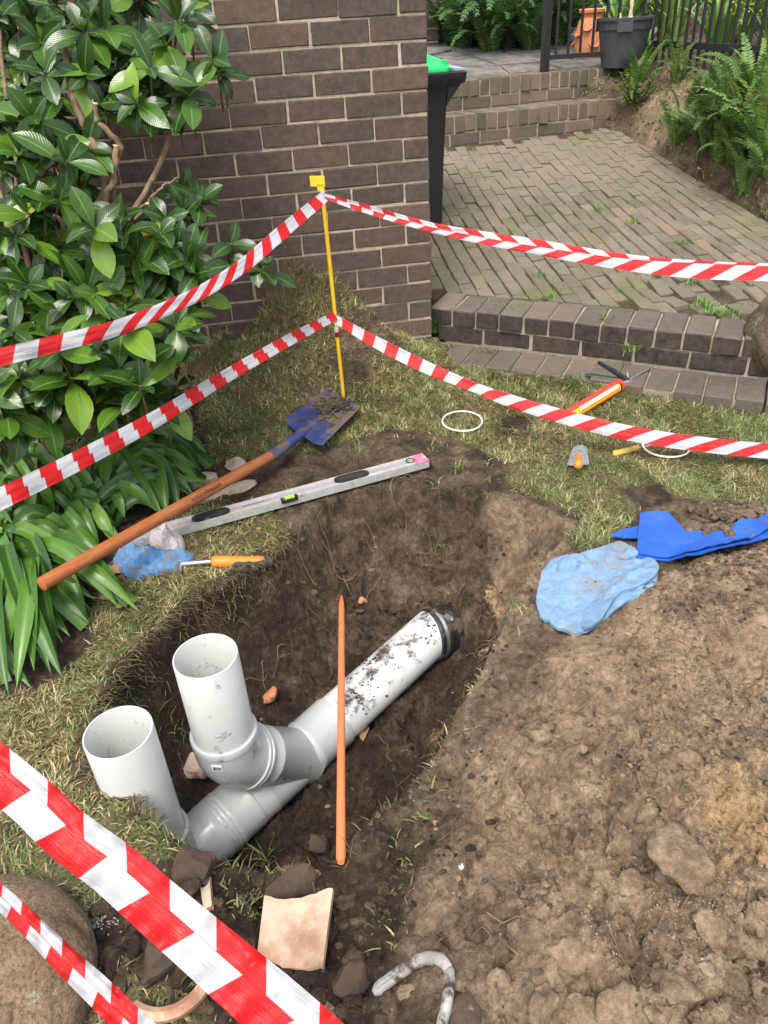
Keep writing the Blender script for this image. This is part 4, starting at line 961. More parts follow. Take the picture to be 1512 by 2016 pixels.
while k < gl: put(bmsh, 'bar', GA, RA * [1, 1, 0] + gv * k + gn * .0 + [0, 0, rz + .45]); k += .0945

# ================================================================== WHEELIE BIN
bb = np.array([.14, 1.33, 0]); bb[2] = float(pave(.3, 1.2)) + .004
BIN = thing('wheelie_bin', tuple(bb), 'black wheelie bin with a bright green lid standing behind the brick wall', 'bin')
def rring(cx, cy, z, wx, wy, r=.035, n=5):
    out = []
    for sx, sy, a0 in ((1, 1, 0), (-1, 1, 90), (-1, -1, 180), (1, -1, 270)):
        for k in range(n):
            a = math.radians(a0 + 90 * k / (n - 1)); out.append((cx + sx * (wx - r) + r * math.cos(a), cy + sy * (wy - r) + r * math.sin(a), z))
    return out
def loft(o, rings, caps=True):
    k = len(rings[0]); V = [p for r in rings for p in r]
    F = [(i * k + j, i * k + (j + 1) % k, (i + 1) * k + (j + 1) % k, (i + 1) * k + j) for i in range(len(rings) - 1) for j in range(k)]
    if caps: F += [tuple(reversed(range(k))), tuple((len(rings) - 1) * k + j for j in range(k))]
    o.add(V, F)
x, y, z = bb
m_ = MB(); loft(m_, [rring(x, y, z, .195, .20), rring(x, y, z + .012, .212, .215), rring(x, y, z + .35, .220, .235), rring(x, y, z + .72, .236, .262), rring(x, y, z + .76, .248, .275)]); m_.build('body', 'bin_black', BIN, smooth=40)
m_ = MB(); loft(m_, [rring(x + .03, y, z + .745, .29, .285, .03), rring(x + .03, y, z + .755, .30, .295, .03), rring(x + .03, y, z + .80, .306, .30, .03), rring(x + .03, y, z + .808, .295, .29, .03)]); m_.build('rim', 'bin_black', BIN, smooth=40)
for yy_ in (-.24, .24):
    m_ = MB(); m_.prism([(x + .24, y + yy_, z + .745), (x + .315, y + yy_, z + .745), (x + .23, y + yy_, z + .64)], (0, 1, 0), .012); m_.build('gusset', 'bin_black', BIN)
m_ = MB(); loft(m_, [rring(x - .02, y, z + .805, .268, .285, .03), rring(x - .02, y, z + .825, .272, .288, .03), rring(x - .035, y, z + .86, .245, .270, .05), rring(x - .06, y, z + .895, .19, .22, .06), rring(x - .075, y, z + .912, .13, .17, .06), rring(x - .085, y, z + .918, .05, .1, .04)])
LID = m_.build('lid', 'bin_green', BIN, smooth=50)
for k in (.10, .215):
    m_ = MB(); m_.box((x + k, y - .255, z + .845), (.014, 0, 0), (0, .02, 0), (0, 0, .016)); m_.build('lug', 'bin_green', LID)
m_ = MB(); m_.tube([(x - .06, y - .08, z + .90), (x - .06, y - .09, z + .95), (x + .01, y - .09, z + .95), (x + .01, y - .08, z + .90)], .011, 8); m_.build('handle', 'bin_green', LID, smooth=60)
m_ = MB(); m_.box((x + .30, y - .1, z + .812), (.03, 0, 0), (0, .16, 0), (0, 0, .006)); m_.build('edge_strip', 'bin_grey', BIN)
m_ = MB()
m_.tube([(x - .02, y + .30, z + .10), (x + .03, y + .30, z + .10)], .10, 18); m_.build('wheel', 'black_plastic', BIN, smooth=40)
m_ = MB(); cw = at(846, 210, .8); m_.tube([(x - .09, y - .255, z + .56), (x - .085, y - .262, z + .50), (x - .10, y - .262, z + .42), (x - .105, y - .258, z + .34)], .003, 6); m_.build('cord', 'label_white', BIN)

# ================================================================== POTS
tp = at(1160, 120, .93); tz = float(landz(tp[0], tp[1])); tp = at(1157, 120, tz + .005)
TPOT = thing('strawberry_pot', tuple(tp), 'terracotta strawberry pot with side pockets behind the fence bars', 'pot')
sc = np.linalg.norm(tp - CAM_POS) / 6.6
m_ = MB(); m_.lathe(tp, (0, 0, 1), [(0, .10), (.02, .115), (.12, .125), (.22, .120), (.29, .10), (.325, .082), (.345, .085), (.352, .105), (.372, .108), (.378, .100), (.375, .088), (.34, .075), (.28, .085), (.27, .0)], 28); m_.build('body', 'terracotta_pot', TPOT, smooth=50)
for k, (a, h) in enumerate(((200, .20), (265, .12), (320, .22), (235, .24), (160, .13))):
    u = np.array([math.cos(math.radians(a)), math.sin(math.radians(a)), 0]); c = tp + u * .118 + [0, 0, h]
    m_ = MB(); m_.lathe(c - u * .02 - [0, 0, .02], u * .7 + np.array([0, 0, .8]), [(0, .020), (.03, .034), (.045, .040), (.047, .034), (.03, .026), (.01, .0)], 14); m_.build('pocket', 'terracotta_pot', TPOT, smooth=60)
bp = at(1222, 138, .90); bp = atd(1222, 132, 6.05)
bp[2] = min(bp[2], float(landz(bp[0], bp[1])) + .02)
BPOT = thing('plastic_pot', tuple(bp), 'large black plastic nursery pot holding cut pale stakes', 'pot')
m_ = MB(); m_.lathe(bp, (0, 0, 1), [(0, .140), (.004, .150), (.25, .192), (.255, .200), (.31, .205), (.312, .216), (.330, .218), (.332, .205), (.30, .196), (.28, .194), (.278, .0)], 36); m_.build('body', 'pot_black', BPOT, smooth=40)
for a in (245, 330, 150):
    u = np.array([math.cos(math.radians(a)), math.sin(math.radians(a)), 0]); w = np.array([-u[1], u[0], 0])
    m_ = MB(); m_.box(bp + u * .206 + [0, 0, .285], w * .055, u * .006, (0, 0, .042)); m_.build('grip', 'pot_black', BPOT)
for dx, dy, h, l in ((-.06, -.05, .36, -.01), (.00, -.05, .50, .03), (.03, -.05, .46, -.03)):
    m_ = MB(); m_.tube([bp + [dx, dy, .27], bp + [dx + l, dy, h]], [.013, .008], 7); m_.build('stake', 'cut_wood', BPOT)

# ================================================================== FERNS AND OTHER PLANTS
def frond_mesh(L=.5, n=26, w=.055, droop=1.0, seed=0, col=(.07, .15, .03)):
    r = random.Random(seed); mb = MB(); pts = []; a = math.radians(78); x = z = 0
    for i in range(n + 1):
        pts.append((x, z, a)); x += math.cos(a) * L / n; z += math.sin(a) * L / n; a -= math.radians(90) * droop / n * (.4 + 1.2 * i / n)
    for i in range(n):
        x, z, a = pts[i]; f = i / n; wl_ = w * (min(1, f * 6 + .35)) * (1 - f ** 3 * .85); tx, tz = math.cos(a), math.sin(a); s = L / n * .62
        for sd in (-1, 1):
            up = r.uniform(-.15, .25); k = r.uniform(.8, 1.15); c = tuple(v * k for v in col)
            if r.random() < .02: c = (.25, .18, .08)
            b0 = (x - tx * s * .6, 0, z - tz * s * .6); b1 = (x + tx * s * .6, 0, z + tz * s * .6)
            m1 = (x + tx * s * 1.1, sd * wl_ * .6, z + tz * s + up * wl_ * .6); m0 = (x - tx * s * .2, sd * wl_ * .6, z - tz * s * .2 + up * wl_ * .6)
            tp_ = (x + tx * s * 1.3, sd * wl_, z + tz * s * 1.2 + up * wl_ * .8 - wl_ * .1)
            mb.add([b0, b1, m1, m0, tp_], [(0, 1, 2, 3), (3, 2, 4)], None, c)
    mb.tube([(p[0], 0, p[1]) for p in pts], np.linspace(.004, .001, len(pts)), 3, False); q = len(pts) * 3
    mb.col[-q:] = [(.09, .11, .03)] * q; mb.has_col = True
    me = mb.mesh('frond'); me.materials.append(M['frond']); return me
FR = [frond_mesh(.5, 26, .05, d, i, c) for i, (d, c) in enumerate(((.55, (.13, .24, .05)), (.9, (.11, .21, .045)), (1.25, (.095, .19, .045)), (1.6, (.08, .16, .04)), (.75, (.19, .30, .065)), (1.1, (.07, .14, .035))))]
FRD = [frond_mesh(.5, 24, .055, d, i + 20, c) for i, (d, c) in enumerate(((.8, (.05, .115, .038)), (1.2, (.045, .10, .035)), (1.6, (.065, .14, .042))))]
def fern(p, n, smin, smax, label, group=None, kinds=None, tilt=.35, az=None, droopset=None):
    T = thing('fern', tuple(p), label, 'fern', group)
    for i in range(n):
        a = (random.uniform(0, 6.283) if az is None else math.radians(random.uniform(*az))); s = random.uniform(smin, smax) / .5
        o = put(random.choice(kinds or FR), 'frond', T, p + np.array([math.cos(a), math.sin(a), 0]) * random.uniform(0, .06), (random.gauss(0, .15), random.gauss(0, tilt * .5) , a)); o.scale = (s, s, s)
    return T
G1 = 'sword ferns on the bank'; 
fern(onbank(1250, 165), 17, .28, .46, 'sword fern drooping beside the black plastic pot at the end of the steps')
fern(onbank(1240, 205), 9, .18, .30, 'small fern low against the ends of the brick steps')
fern(onbank(1395, 285) + [0, 0, .0], 18, .30, .50, 'sword fern behind the spiky plant on the bank')
fern(onbank(1455, 275), 22, .38, .62, 'tall upright sword fern on the bank at the right of the spiky plant')
fern(onbank(1500, 300), 22, .38, .62, 'tall sword fern on the bank at the right edge of the photo')
fern(onbank(1450, 320), 14, .28, .42, 'low sword fern hanging over the brick path edge')
for (px, py), lab in (((1330, 160), 'fern under the left end of the thick fence rail'), ((1395, 190), 'fern on the crest of the bank below the middle fence bars'), ((1440, 285), 'pale green fern right beside the yellowish rosette'), ((1500, 250), 'large fern at the right edge, above the lowest corner fern'), ((1410, 320), 'small fern at the foot of the spiky plant'), ((1330, 285), 'low tuft of fern beside the path, left of the spiky plant'), ((1465, 385), 'low fern by the path edge near the right side')):
    fern(onbank(px, py), 15, .22, .42, lab)
fern(onbank(1420, 225), 18, .30, .46, 'sword fern high on the bank just below the fence bars')
fern(onbank(1480, 205), 20, .34, .5, 'sword fern against the lower ends of the right fence bars')
fern(onbank(1350, 215), 10, .2, .34, 'little fern on the bare sandy slope left of the taller ferns')
fern(onbank(1280, 120), 12, .28, .42, 'fern growing up beside the black pot at the end of the thick rail')
fern(onbank(1505, 345), 12, .25, .36, 'fern at the lowest right corner of the bank above the paving')
for i, (px, py, Zd) in enumerate(((880, 70, 7.3), (905, 40, 7.9), (940, 78, 7.5), (985, 82, 7.2), (1030, 88, 7.0), (1005, 40, 7.8), (1060, 70, 7.3), (960, 20, 8.3), (1100, 85, 7.0), (1050, 15, 8.2), (900, 5, 8.6), (1130, 40, 7.8), (915, 92, 6.9), (965, 100, 6.75), (1045, 100, 6.8), (1000, 98, 6.9), (890, 85, 7.0), (1180, 60, 7.6), (1230, 50, 7.4))):
    p = atd(px, py, Zd); p[2] = float(landz(p[0], p[1])) - .01
    p = p + np.array([0, 0, 0])
    fern(p, 28, .5, .85, 'dark green fern in the massed ferns behind the landing', 'ferns massed behind the landing', FRD + FR[:1] if i % 3 else FRD)
def strap_mesh(name, L, W, pts, mat, cup=.25, n=12, tipf=.25):
    """pts: centreline (n,3) in the leaf's own plane"""
    P = np.asarray(pts, float); T = np.gradient(P, axis=0); T /= np.linalg.norm(T, axis=1)[:, None]; mb = MB(); G = []; UV = []; m = len(P)
    side = np.array([0, 1., 0])
    for i in range(m):
        f = i / (m - 1); w = W * min(1, .55 + f * 1.6) * (1 - max(0, (f - (1 - tipf)) / tipf) ** 2) + .0008; nn = np.cross(T[i], side); nn /= np.linalg.norm(nn) + 1e-9
        G.append([P[i] - side * w * .5 - nn * w * cup * -.5, P[i] - side * w * .25 - nn * w * cup * -.12, P[i], P[i] + side * w * .25 - nn * w * cup * -.12, P[i] + side * w * .5 - nn * w * cup * -.5]); UV.append([(f, k) for k in (0, .25, .5, .75, 1)])
    mb.grid(G, UV); me = mb.mesh(name, smooth=179); me.materials.append(M[mat]); return me
def arc_pts(L, a0, da, n=12):
    x = z = 0; a = math.radians(a0); out = []
    for i in range(n): out.append((x, 0, z)); x += math.cos(a) * L / (n - 1); z += math.sin(a) * L / (n - 1); a -= math.radians(da) / (n - 1) * (.3 + 1.4 * i / n)
    return out
SPK = [strap_mesh('leaf', .3, .022, arc_pts(.30, a, d), 'spiky_leaf', .5, tipf=.6) for a, d in ((85, 20), (70, 30), (60, 70), (50, 100), (75, 60))]
AG = [strap_mesh('leaf', .6, .034, arc_pts(.60, a, d), 'agapanthus', .4, tipf=.5) for a, d in ((88, 30), (80, 70), (72, 110), (78, 140), (85, 50))]
def rosette(name, p, n, kinds, smin, smax, label, cat, group=None):
    T = thing(name, tuple(p), label, cat, group)
    for i in range(n):
        a = random.uniform(0, 6.283); s = random.uniform(smin, smax); o = put(random.choice(kinds), 'leaf', T, p + np.array([math.cos(a), math.sin(a), 0]) * .012, (random.gauss(0, .12), random.gauss(0, .12), a)); o.scale = (s, s, s)
    return T
rosette('spiky_plant', onbank(1385, 295), 46, SPK, .7, 1.35, 'spiky grey green plant with drooping dry leaves at the paving edge', 'plant')
rosette('spiky_plant', onbank(1355, 262), 16, SPK, .5, .9, 'small spiky plant just behind the larger one on the bank', 'plant')
rosette('spiky_plant', onbank(1450, 245), 14, [SPK[3], SPK[2]], .5, .8, 'small yellowish rosette among the ferns on the bank', 'plant')
for i in range(26):
    px = random.uniform(1215, 1580); Zd = random.uniform(6.3, 9.0) - max(0, (px - 1290) / 222 * 1.1); p = atd(px, 40, Zd); p[2] = zf_ + .05 * max(0, Zd - 5.2) + .02
    rosette('strappy_plant', p, 22, AG, .7, 1.35, 'bright green strappy plant in the bed behind the fence', 'plant', 'strappy plants behind the fence')
# dark little shrub beside the steps
def small_leaf(name, L, W, mat, curl=.25, fold=.25, n=6, ob=.62):
    mb = MB(); G = []; UV = []
    for i in range(n + 1):
        f = i / n; w = W * (math.sin(math.pi * min(1, f ** ob)) ** .8 if 0 < f < 1 else .02) + .0006; x = L * f; z = -curl * L * f * f * .5 + .06 * L * math.sin(f * 3)
        G.append([(x, s * w * .5, z + abs(s) * fold * w * .5 + .03 * L * math.sin(f * 9 + s) * abs(s) * .3) for s in (-1, -.5, 0, .5, 1)]); UV.append([(f, k) for k in (0, .25, .5, .75, 1)])
    mb.grid(G, UV); me = mb.mesh(name, smooth=179); me.materials.append(M[mat]); return me
SL = [small_leaf('leaf', .05, .022, 'shrub_leaf') for _ in range(2)]
p = onbank(1252, 222); T = thing('small_shrub', tuple(p), 'small dark leaved shrub between the brick steps and the sandy bank', 'shrub')
m_ = MB()
for k in range(9):
    e = p + np.array([random.gauss(0, .09), random.gauss(0, .07), random.uniform(.08, .26)]); m_.tube([p, (p + e) / 2 + [0, 0, .03], e], [.004, .003, .0015], 5)
    for j in range(13):
        q = p + (e - p) * random.uniform(.35, 1.05); o = put(random.choice(SL), 'leaf', T, q, (random.uniform(-.4, .4), random.uniform(-.9, .3), random.uniform(0, 6.28)))
m_.build('stem', 'bark', T)
# deep foliage behind everything at the top of the picture
n = 9000; bxp = rng.uniform(.3, 10.5, n); byp = 9.5 + rng.uniform(0, 1.8, n) - .35 * bxp + .5 * fbm(bxp * 1.3, bxp * 0, 3, 7); bzp = rng.uniform(.8, 3.4, n)
V, F, c = blades(np.c_[bxp, byp, bzp], rng.uniform(.15, .4, n), rng.uniform(0, 6.283, n), rng.uniform(.2, 1.8, n), np.array([(.08, .16, .03), (.12, .22, .045), (.16, .27, .06), (.05, .11, .025)])[rng.integers(0, 4, n)], rng.uniform(.03, .07, n))
o = numpy_mesh('background_foliage', V, F, col=c, smooth=False); o.materials.append(M['blade']); tag(link('background_foliage', o), kind='stuff')
# tiny yellow flowers behind the fence
V = []; F = []; Cc = []; nb = 0
for px, py in ((1436,22),(1450,25),(1457,42),(1470,24),(1460,48),(1444,30),(1480,10),(1440,8),(1500,90)):
    tuft(atd(px, py, 5.6), 9, .02, .03, .006, (.75, .65, .10), .012)
o = numpy_mesh('yellow_flowers', np.concatenate(V), np.concatenate(F), col=np.concatenate(Cc), smooth=False); o.materials.append(M['blade']); tag(link('yellow_flowers', o), kind='stuff')

# ================================================================== DRAIN PIPEWORK
def ax(s): return PA + PD * s
DR = thing('drain_pipework', tuple(ax(.5)), 'new grey and white plastic drain pipes with two open risers lying in the pit', 'drain pipes')
m_ = MB(); m_.lathe(ax(-.06), PD, [(0, .074), (0, .080), (.50, .080), (.50, .074)], 48, closed=True); m_.build('pipe', 'pvc_white', DR, smooth=40)
prof = [(.425, .079), (.425, .0855), (.437, .0862), (.445, .0850), (.535, .0850), (.538, .0866), (.546, .0866), (.55, .0842), (.72, .0842), (.724, .0862), (.732, .0862), (.736, .0846), (.775, .0850), (.778, .0872), (.786, .0872), (.79, .0858), (.845, .0862)]
for k in range(3): prof += [(.850 + .014 * k, .0888), (.857 + .014 * k, .0888), (.860 + .014 * k, .0868)]
prof += [(.90, .0885), (.91, .0885), (.914, .0865), (.985, .0865), (.989, .0880), (.999, .0880), (1.003, .0850), (1.07, .0850)]
m_ = MB(); m_.lathe(PA, PD, prof, 48); JUN = m_.build('junction', 'pvc_grey', DR, smooth=35)
q1_ = at(232, 1440, .025); q2_ = at(404, 1290, .085)
def bezier(a, b, c, n=10):
    t = np.linspace(0, 1, n)[:, None]; return a * (1 - t) ** 2 + b * 2 * t * (1 - t) + c * t * t
s1 = float((q1_ - PA)[:2] @ PH) / np.linalg.norm(PD[:2]); c1 = np.r_[q1_[:2], ax(s1)[2]]
c1a = c1 + [0, 0, .13]; m_ = MB(); m_.tube(np.concatenate([[c1a + [0, 0, .05]], bezier(c1a, c1, c1 - PD * .10, 12)]), .087, 40); m_.build('bend', 'pvc_grey', DR, smooth=40)
m_ = MB(); m_.lathe(c1a + [0, 0, .04], (0, 0, 1), [(0, .087), (.002, .0895), (.014, .0895), (.016, .081)], 40); m_.build('socket_lip', 'pvc_grey', DR, smooth=35)
lean1 = unit([.02, .0, 1]); 
m_ = MB(); h = q1_[2] - c1a[2]; m_.lathe(c1a, unit(q1_ - c1a), [(0, .080), (h - .0015, .080), (h, .0788), (h, .0762), (h - .0015, .0752), (0, .0752)], 56, closed=True); m_.build('riser', 'pvc_pale', DR, smooth=40)
ec = np.r_[q2_[:2] + np.array([.0, .0]), -.285]; tgt = None
arm = unit(np.r_[-PH, -.95])
m_ = MB(); path = np.concatenate([[ec + [0, 0, .10], ec + [0, 0, .06]], bezier(ec + [0, 0, .05], ec, ec + arm * .055, 10)[1:], [ec + arm * .07]])
m_.tube(path, .0875, 44); ELB = m_.build('elbow', 'pvc_grey', DR, smooth=40)
m_ = MB(); m_.lathe(ec + [0, 0, .098], (0, 0, 1), [(-.02, .087), (-.018, .0895), (0, .0895), (.003, .088), (.003, .080)], 44); m_.build('socket_lip', 'pvc_grey', ELB, smooth=35)
m_ = MB(); m_.lathe(ec + arm * .062, arm, [(0, .086), (.002, .0925), (.009, .0925), (.011, .089), (.014, .089), (.016, .0925), (.022, .0925), (.024, .084)], 44); m_.build('ring', 'pvc_grey', ELB, smooth=35)
sm = float((ec - PA)[:2] @ PH); armL = .33
m_ = MB(); m_.lathe(ec + arm * .07, arm, [(0, .0835), (.06, .0835), (.062, .0848), (.068, .0848), (.07, .0835), (armL - .07, .0835)], 44); m_.build('branch_arm', 'pvc_grey', JUN, smooth=35)
m_ = MB(); h = q2_[2] - ec[2] - .03; m_.lathe(ec + [0, 0, .03], unit(q2_ - ec), [(0, .080), (h - .0015, .080), (h, .0788), (h, .0762), (h - .0015, .0752), (0, .0752)], 56, closed=True); m_.build('riser', 'pvc_pale', DR, smooth=40)
# bar code sticker on the elbow socket
v = unit((at(421, 1504, -.2) - ec)[:2] * 1.0); sp_ = ec + np.r_[v * .0880, .055]; tv = np.array([-v[1], v[0], 0]); 
m_ = MB(); m_.box(sp_, tv * .0135, np.r_[v, 0] * .0004, (0, 0, .011)); STK = m_.build('sticker', 'sticker', ELB)
m_ = MB(); xk = -.010
for k in range(11):
    w = random.choice((.0004, .0008, .0006)); m_.box(sp_ + tv * xk + np.r_[v, 0] * .0006 - [0, 0, .002], tv * w, np.r_[v, 0] * .0003, (0, 0, .006)); xk += .002
tag(m_.build('bar_code', 'ink', STK), kind='stuff')
V = []; F = []; Mk = []; nb = 0; un = unit(np.cross(PD, [0, 0, 1])); up_ = unit(np.cross(un, PD))
for k in range(420):
    s_ = rng.uniform(-.02, .36); a_ = rng.normal(.15, .42); 
    if float(fbm(np.array(s_ * 9), np.array(a_ * 2.5), 3, 5)) < .02: continue
    p = ax(s_) + .0795 * (math.cos(a_) * up_ - math.sin(a_) * un); q = rng.uniform(.0015, .006); a, b = lv[k % 6]; V.append(a * q * [1.2, 1.2, .6] + p); F.append(b + nb); nb += len(a); Mk.append(np.tile([0, .12, 0], (len(a), 1)))
me = numpy_mesh('mud', np.concatenate(V) - np.asarray(ORG[DR.name]), np.concatenate(F), mask=np.concatenate(Mk), smooth=False); me.materials.append(M['soil']); tag(link('mud', me, DR, ORG[DR.name]), kind='stuff')
# rubber coupling onto the old clay pipe
CX = unit(at(905, 1236, -.445) - at(836, 1256, -.42)); C0 = ax(-.018); ROUGH_ = 0
m_ = MB(); m_.lathe(C0, CX, [(0, .080), (0, .090), (.004, .092), (.014, .092), (.016, .086), (.030, .086), (.034, .091), (.046, .091), (.050, .087), (.066, .087), (.070, .092), (.086, .092), (.09, .088), (.108, .088), (.112, .093), (.126, .093), (.13, .08)], 44); CPL = m_.build('coupling', 'rubber', DR, smooth=35)
for a, r_ in ((.016, .0865), (.052, .0875)):
    m_ = MB(); m_.lathe(C0 + CX * a, CX, [(0, r_ - .004), (0, r_ + .0008), (.013, r_ + .002), (.013, r_ - .004)], 44); m_.build('clamp_band', 'steel' if a < .03 else 'rubber', CPL, smooth=35)
un = unit(np.cross(PD, [0, 0, 1])); up_ = unit(np.cross(un, PD)); cb = C0 + CX * .064 + unit(up_ - un * .3) * .090
m_ = MB(); m_.box(cb, CX * .012, un * .018, up_ * .006); m_.tube([cb - un * .025, cb + un * .025], .005, 8); m_.build('clamp_screw', 'steel', CPL)

# ================================================================== BARRIER TAPE
def tape(label, spec, mark, n=100, offs=.0, bulge=.004):
    """spec rows: px, py of the fold line, camera depth, width above and below the fold, printed stripe period there (photo pixels), slant of the upper and lower part (periods)"""
    S = np.asarray(spec, float); d = np.r_[0, np.cumsum(np.hypot(np.diff(S[:, 0]), np.diff(S[:, 1])))]; t = np.linspace(0, d[-1], n)
    def cr(col):
        y = S[:, col]; mth = np.gradient(y, d); i = np.clip(np.searchsorted(d, t, 'right') - 1, 0, len(d) - 2); h = d[i + 1] - d[i]; u = (t - d[i]) / h
        return (2 * u ** 3 - 3 * u ** 2 + 1) * y[i] + (u ** 3 - 2 * u ** 2 + u) * h * mth[i] + (-2 * u ** 3 + 3 * u ** 2) * y[i + 1] + (u ** 3 - u ** 2) * h * mth[i + 1]
    x, y, Zd, wu, wd, per, slT, slB = [cr(k) for k in range(8)]
    ph = np.r_[0, np.cumsum(np.hypot(np.diff(x), np.diff(y)) / (.5 * (per[1:] + per[:-1])))]; ph += mark[1] - ph[np.argmin(abs(x - mark[0]))] + 40
    tx = np.gradient(x); ty = np.gradient(y); l = np.hypot(tx, ty); nx_ = ty / l; ny_ = -tx / l
    if ny_.mean() > 0: nx_, ny_ = -nx_, -ny_
    m_ = MB(); nv = 7
    for sgn in (1, -1):
        G = []; UV = []
        for i in range(n):
            wv = .004 * math.sin(i * .37 + sgn) + .003 * math.sin(i * .83 + 1); row = []; uv = []; W = wu[i] if sgn > 0 else wd[i]
            for k in range(nv):
                f = k / (nv - 1); q = W * f * sgn
                row.append(atd(x[i] + nx_[i] * q, y[i] + ny_[i] * q, Zd[i] - .0012 * (sgn < 0) * (f == 0) + bulge * math.sin(f * 5 + i * .05) * f + wv * f))
                uv.append((ph[i] + (slT[i] * f if sgn > 0 else offs - slB[i] * f), f))
            G.append(row); UV.append(uv)
        m_.grid(G, UV)
    return tag(m_.build('barrier_tape', 'tape', smooth=179), label, 'barrier tape', 'red and white barrier tapes')
ZS1 = 2.86; ZS2 = 3.05
tape('red and white tape running from the stake top down to the left across the shrub', [(637,386,ZS1,9,13,39,-.05,-.05),(560,452,2.62,13,14,43,.1,.1),(480,522,2.42,14,14,46,.35,.35),(400,573,2.25,14,14,50,.5,.5),(300,619,2.08,15,15,58,.5,.5),(210,652,1.92,16,16,85,.2,.2),(150,666,1.85,16,17,92,.1,.1),(0,702,1.7,17,19,100,.08,.08),(-120,728,1.6,18,20,104,.08,.08)], (456, .75))
tape('red and white tape running right from the stake top across the brick paving', [(638,386,ZS1,5,5,50,0,0),(700,404,2.88,7,9,50,.1,.1),(780,428,2.88,8,10,52,.15,-.15),(850,447,2.88,9,11,60,.2,-.3),(950,467,2.88,12,14,66,.3,-.35),(1050,484,2.86,14,16,70,.3,-.45),(1150,499,2.84,12,20,74,.3,-.5),(1250,511,2.82,9,24,78,.1,-.55),(1350,517,2.8,6,30,82,-.1,-.6),(1512,524,2.76,6,30,86,-.1,-.6),(1640,528,2.7,6,31,88,-.1,-.6)], (1009, .75), offs=.42)
tape('doubled red and white tape running from mid stake down left over the strappy plants', [(660,620,ZS2,8,10,34,0,0),(560,674,2.75,11,12,42,.0,.0),(430,749,2.5,13,14,52,.03,.03),(300,828,2.2,16,17,62,.05,.05),(150,908,1.95,19,20,70,.06,.06),(0,982,1.75,21,22,78,.06,.06),(-120,1040,1.65,22,23,84,.06,.06)], (164, .75), offs=.09)
tape('red and white tape sagging right from mid stake above the lawn and sealant gun', [(661,626,ZS2,6,10,48,.1,.1),(740,672,3.0,10,13,50,.05,.05),(850,727,2.98,11,13,54,.0,.0),(940,764,2.96,9,11,58,-.15,-.15),(1000,786,2.95,11,14,64,-.25,-.25),(1100,817,2.92,13,15,70,-.28,-.28),(1250,854,2.88,14,16,78,-.32,-.32),(1400,876,2.84,14,16,84,-.4,-.4),(1512,887,2.8,14,16,88,-.4,-.4),(1640,896,2.75,14,16,90,-.4,-.4)], (1165, .75))
tape('wide red and white tape crossing the bottom left corner close to the camera', [(-90,1434,1.10,34,66,182,.18,-.10),(0,1506,1.08,37,68,188,.18,-.10),(67,1562,1.07,38,66,192,.18,-.10),(136,1630,1.06,42,66,200,.18,-.10),(229,1700,1.05,44,68,214,.18,-.10),(314,1775,1.04,47,70,232,.18,-.10),(417,1866,1.03,52,72,250,.18,-.10),(525,1961,1.02,58,76,270,.18,-.10),(660,2082,1.0,62,80,290,.18,-.10)], (93, .5), offs=-.27, bulge=.007, n=130)
tape('narrow crumpled red and white tape over the round stone in the bottom left corner', [(-70,1715,1.12,18,24,95,.15,.1),(0,1765,1.10,22,24,100,.15,.1),(60,1822,1.09,24,24,110,.2,.1),(130,1892,1.08,28,28,125,.2,.1),(190,1950,1.07,32,30,140,.2,.1),(250,2010,1.06,34,32,150,.2,.1),(330,2085,1.05,36,34,160,.2,.1)], (169, .0), offs=.25, bulge=.008)

# yellow stake
sb = on(677, 788); stt = pl_ = None
nrm = unit([CAM_ROT[2][0], CAM_ROT[2][1], 0]); d_ = ray(632, 352); stt = CAM_POS + d_ * ((sb - CAM_POS) @ nrm / (d_ @ nrm))
STA = thing('marker_stake', tuple(sb), 'thin yellow stake with a small flag end holding both tapes by the turf heap', 'stake')
m_ = MB(); m_.tube([sb - (stt - sb) * .03, sb + (stt - sb) * .985], .0078, 12); m_.build('rod', 'yellow', STA, smooth=50)
e1 = unit(CAM_ROT[0]); m_ = MB(); m_.box(stt + e1 * -.014 - [0, 0, .008], e1 * .027, np.cross(e1, [0, 0, 1]) * .009, (.0, 0, .017)); m_.box(stt + e1 * -.004 - [0, 0, .03], e1 * .012, np.cross(e1, [0, 0, 1]) * .009, (0, 0, .012)); m_.build('flag_end', 'yellow', STA)
for z_, nm in ((.935, 0), (.345, 1)):
    p = sb + (stt - sb) * z_; m_ = MB(); m_.lathe(p, stt - sb, [(-.022, .0088), (-.02, .0105), (.018, .0105), (.02, .0088)], 12); o = m_.build('tape_knot', 'tape', STA, smooth=60)

# ================================================================== SHOVEL
ha = at(82, 1150, .10); hb = at(543, 892, -.005)
SH = thing('shovel', tuple(on(640, 830)), 'long handled shovel with a muddy blue blade and varnished wooden shaft', 'shovel')
m_ = MB(); hp = [ha + (hb - ha) * t for t in np.linspace(0, 1, 16)]; m_.tube([ha + unit(ha - hb) * .004] + hp, [.012] + [.0205] * 16, 20); SHF = m_.build('shaft', 'wood', SH, smooth=50)
hx_ = unit(ha - hb); hn = unit(np.cross(hx_, np.cross([0, 0, 1.], hx_))); tvw = unit((CAM_POS - (ha + hb) / 2)); tvw = unit(tvw - hx_ * (tvw @ hx_))
hc = at(388, 968, .035); tpar = (hc - hb) @ (ha - hb) / ((ha - hb) @ (ha - hb)); hc = hb + (ha - hb) * tpar
zt_ = unit(tvw + np.cross(tvw, hx_) * .0); yd = np.cross(zt_, hx_)
me = text_mesh('&SPEAR&JACKSON', .017, hc + zt_ * .0205, hx_, yd, .0007); me.materials.append(M['ink']); link('lettering', me, SHF, ORG[SHF.name])
for v_ in me.vertices: v_.co = Vector(np.asarray(v_.co) - np.asarray(ORG[SHF.name]))
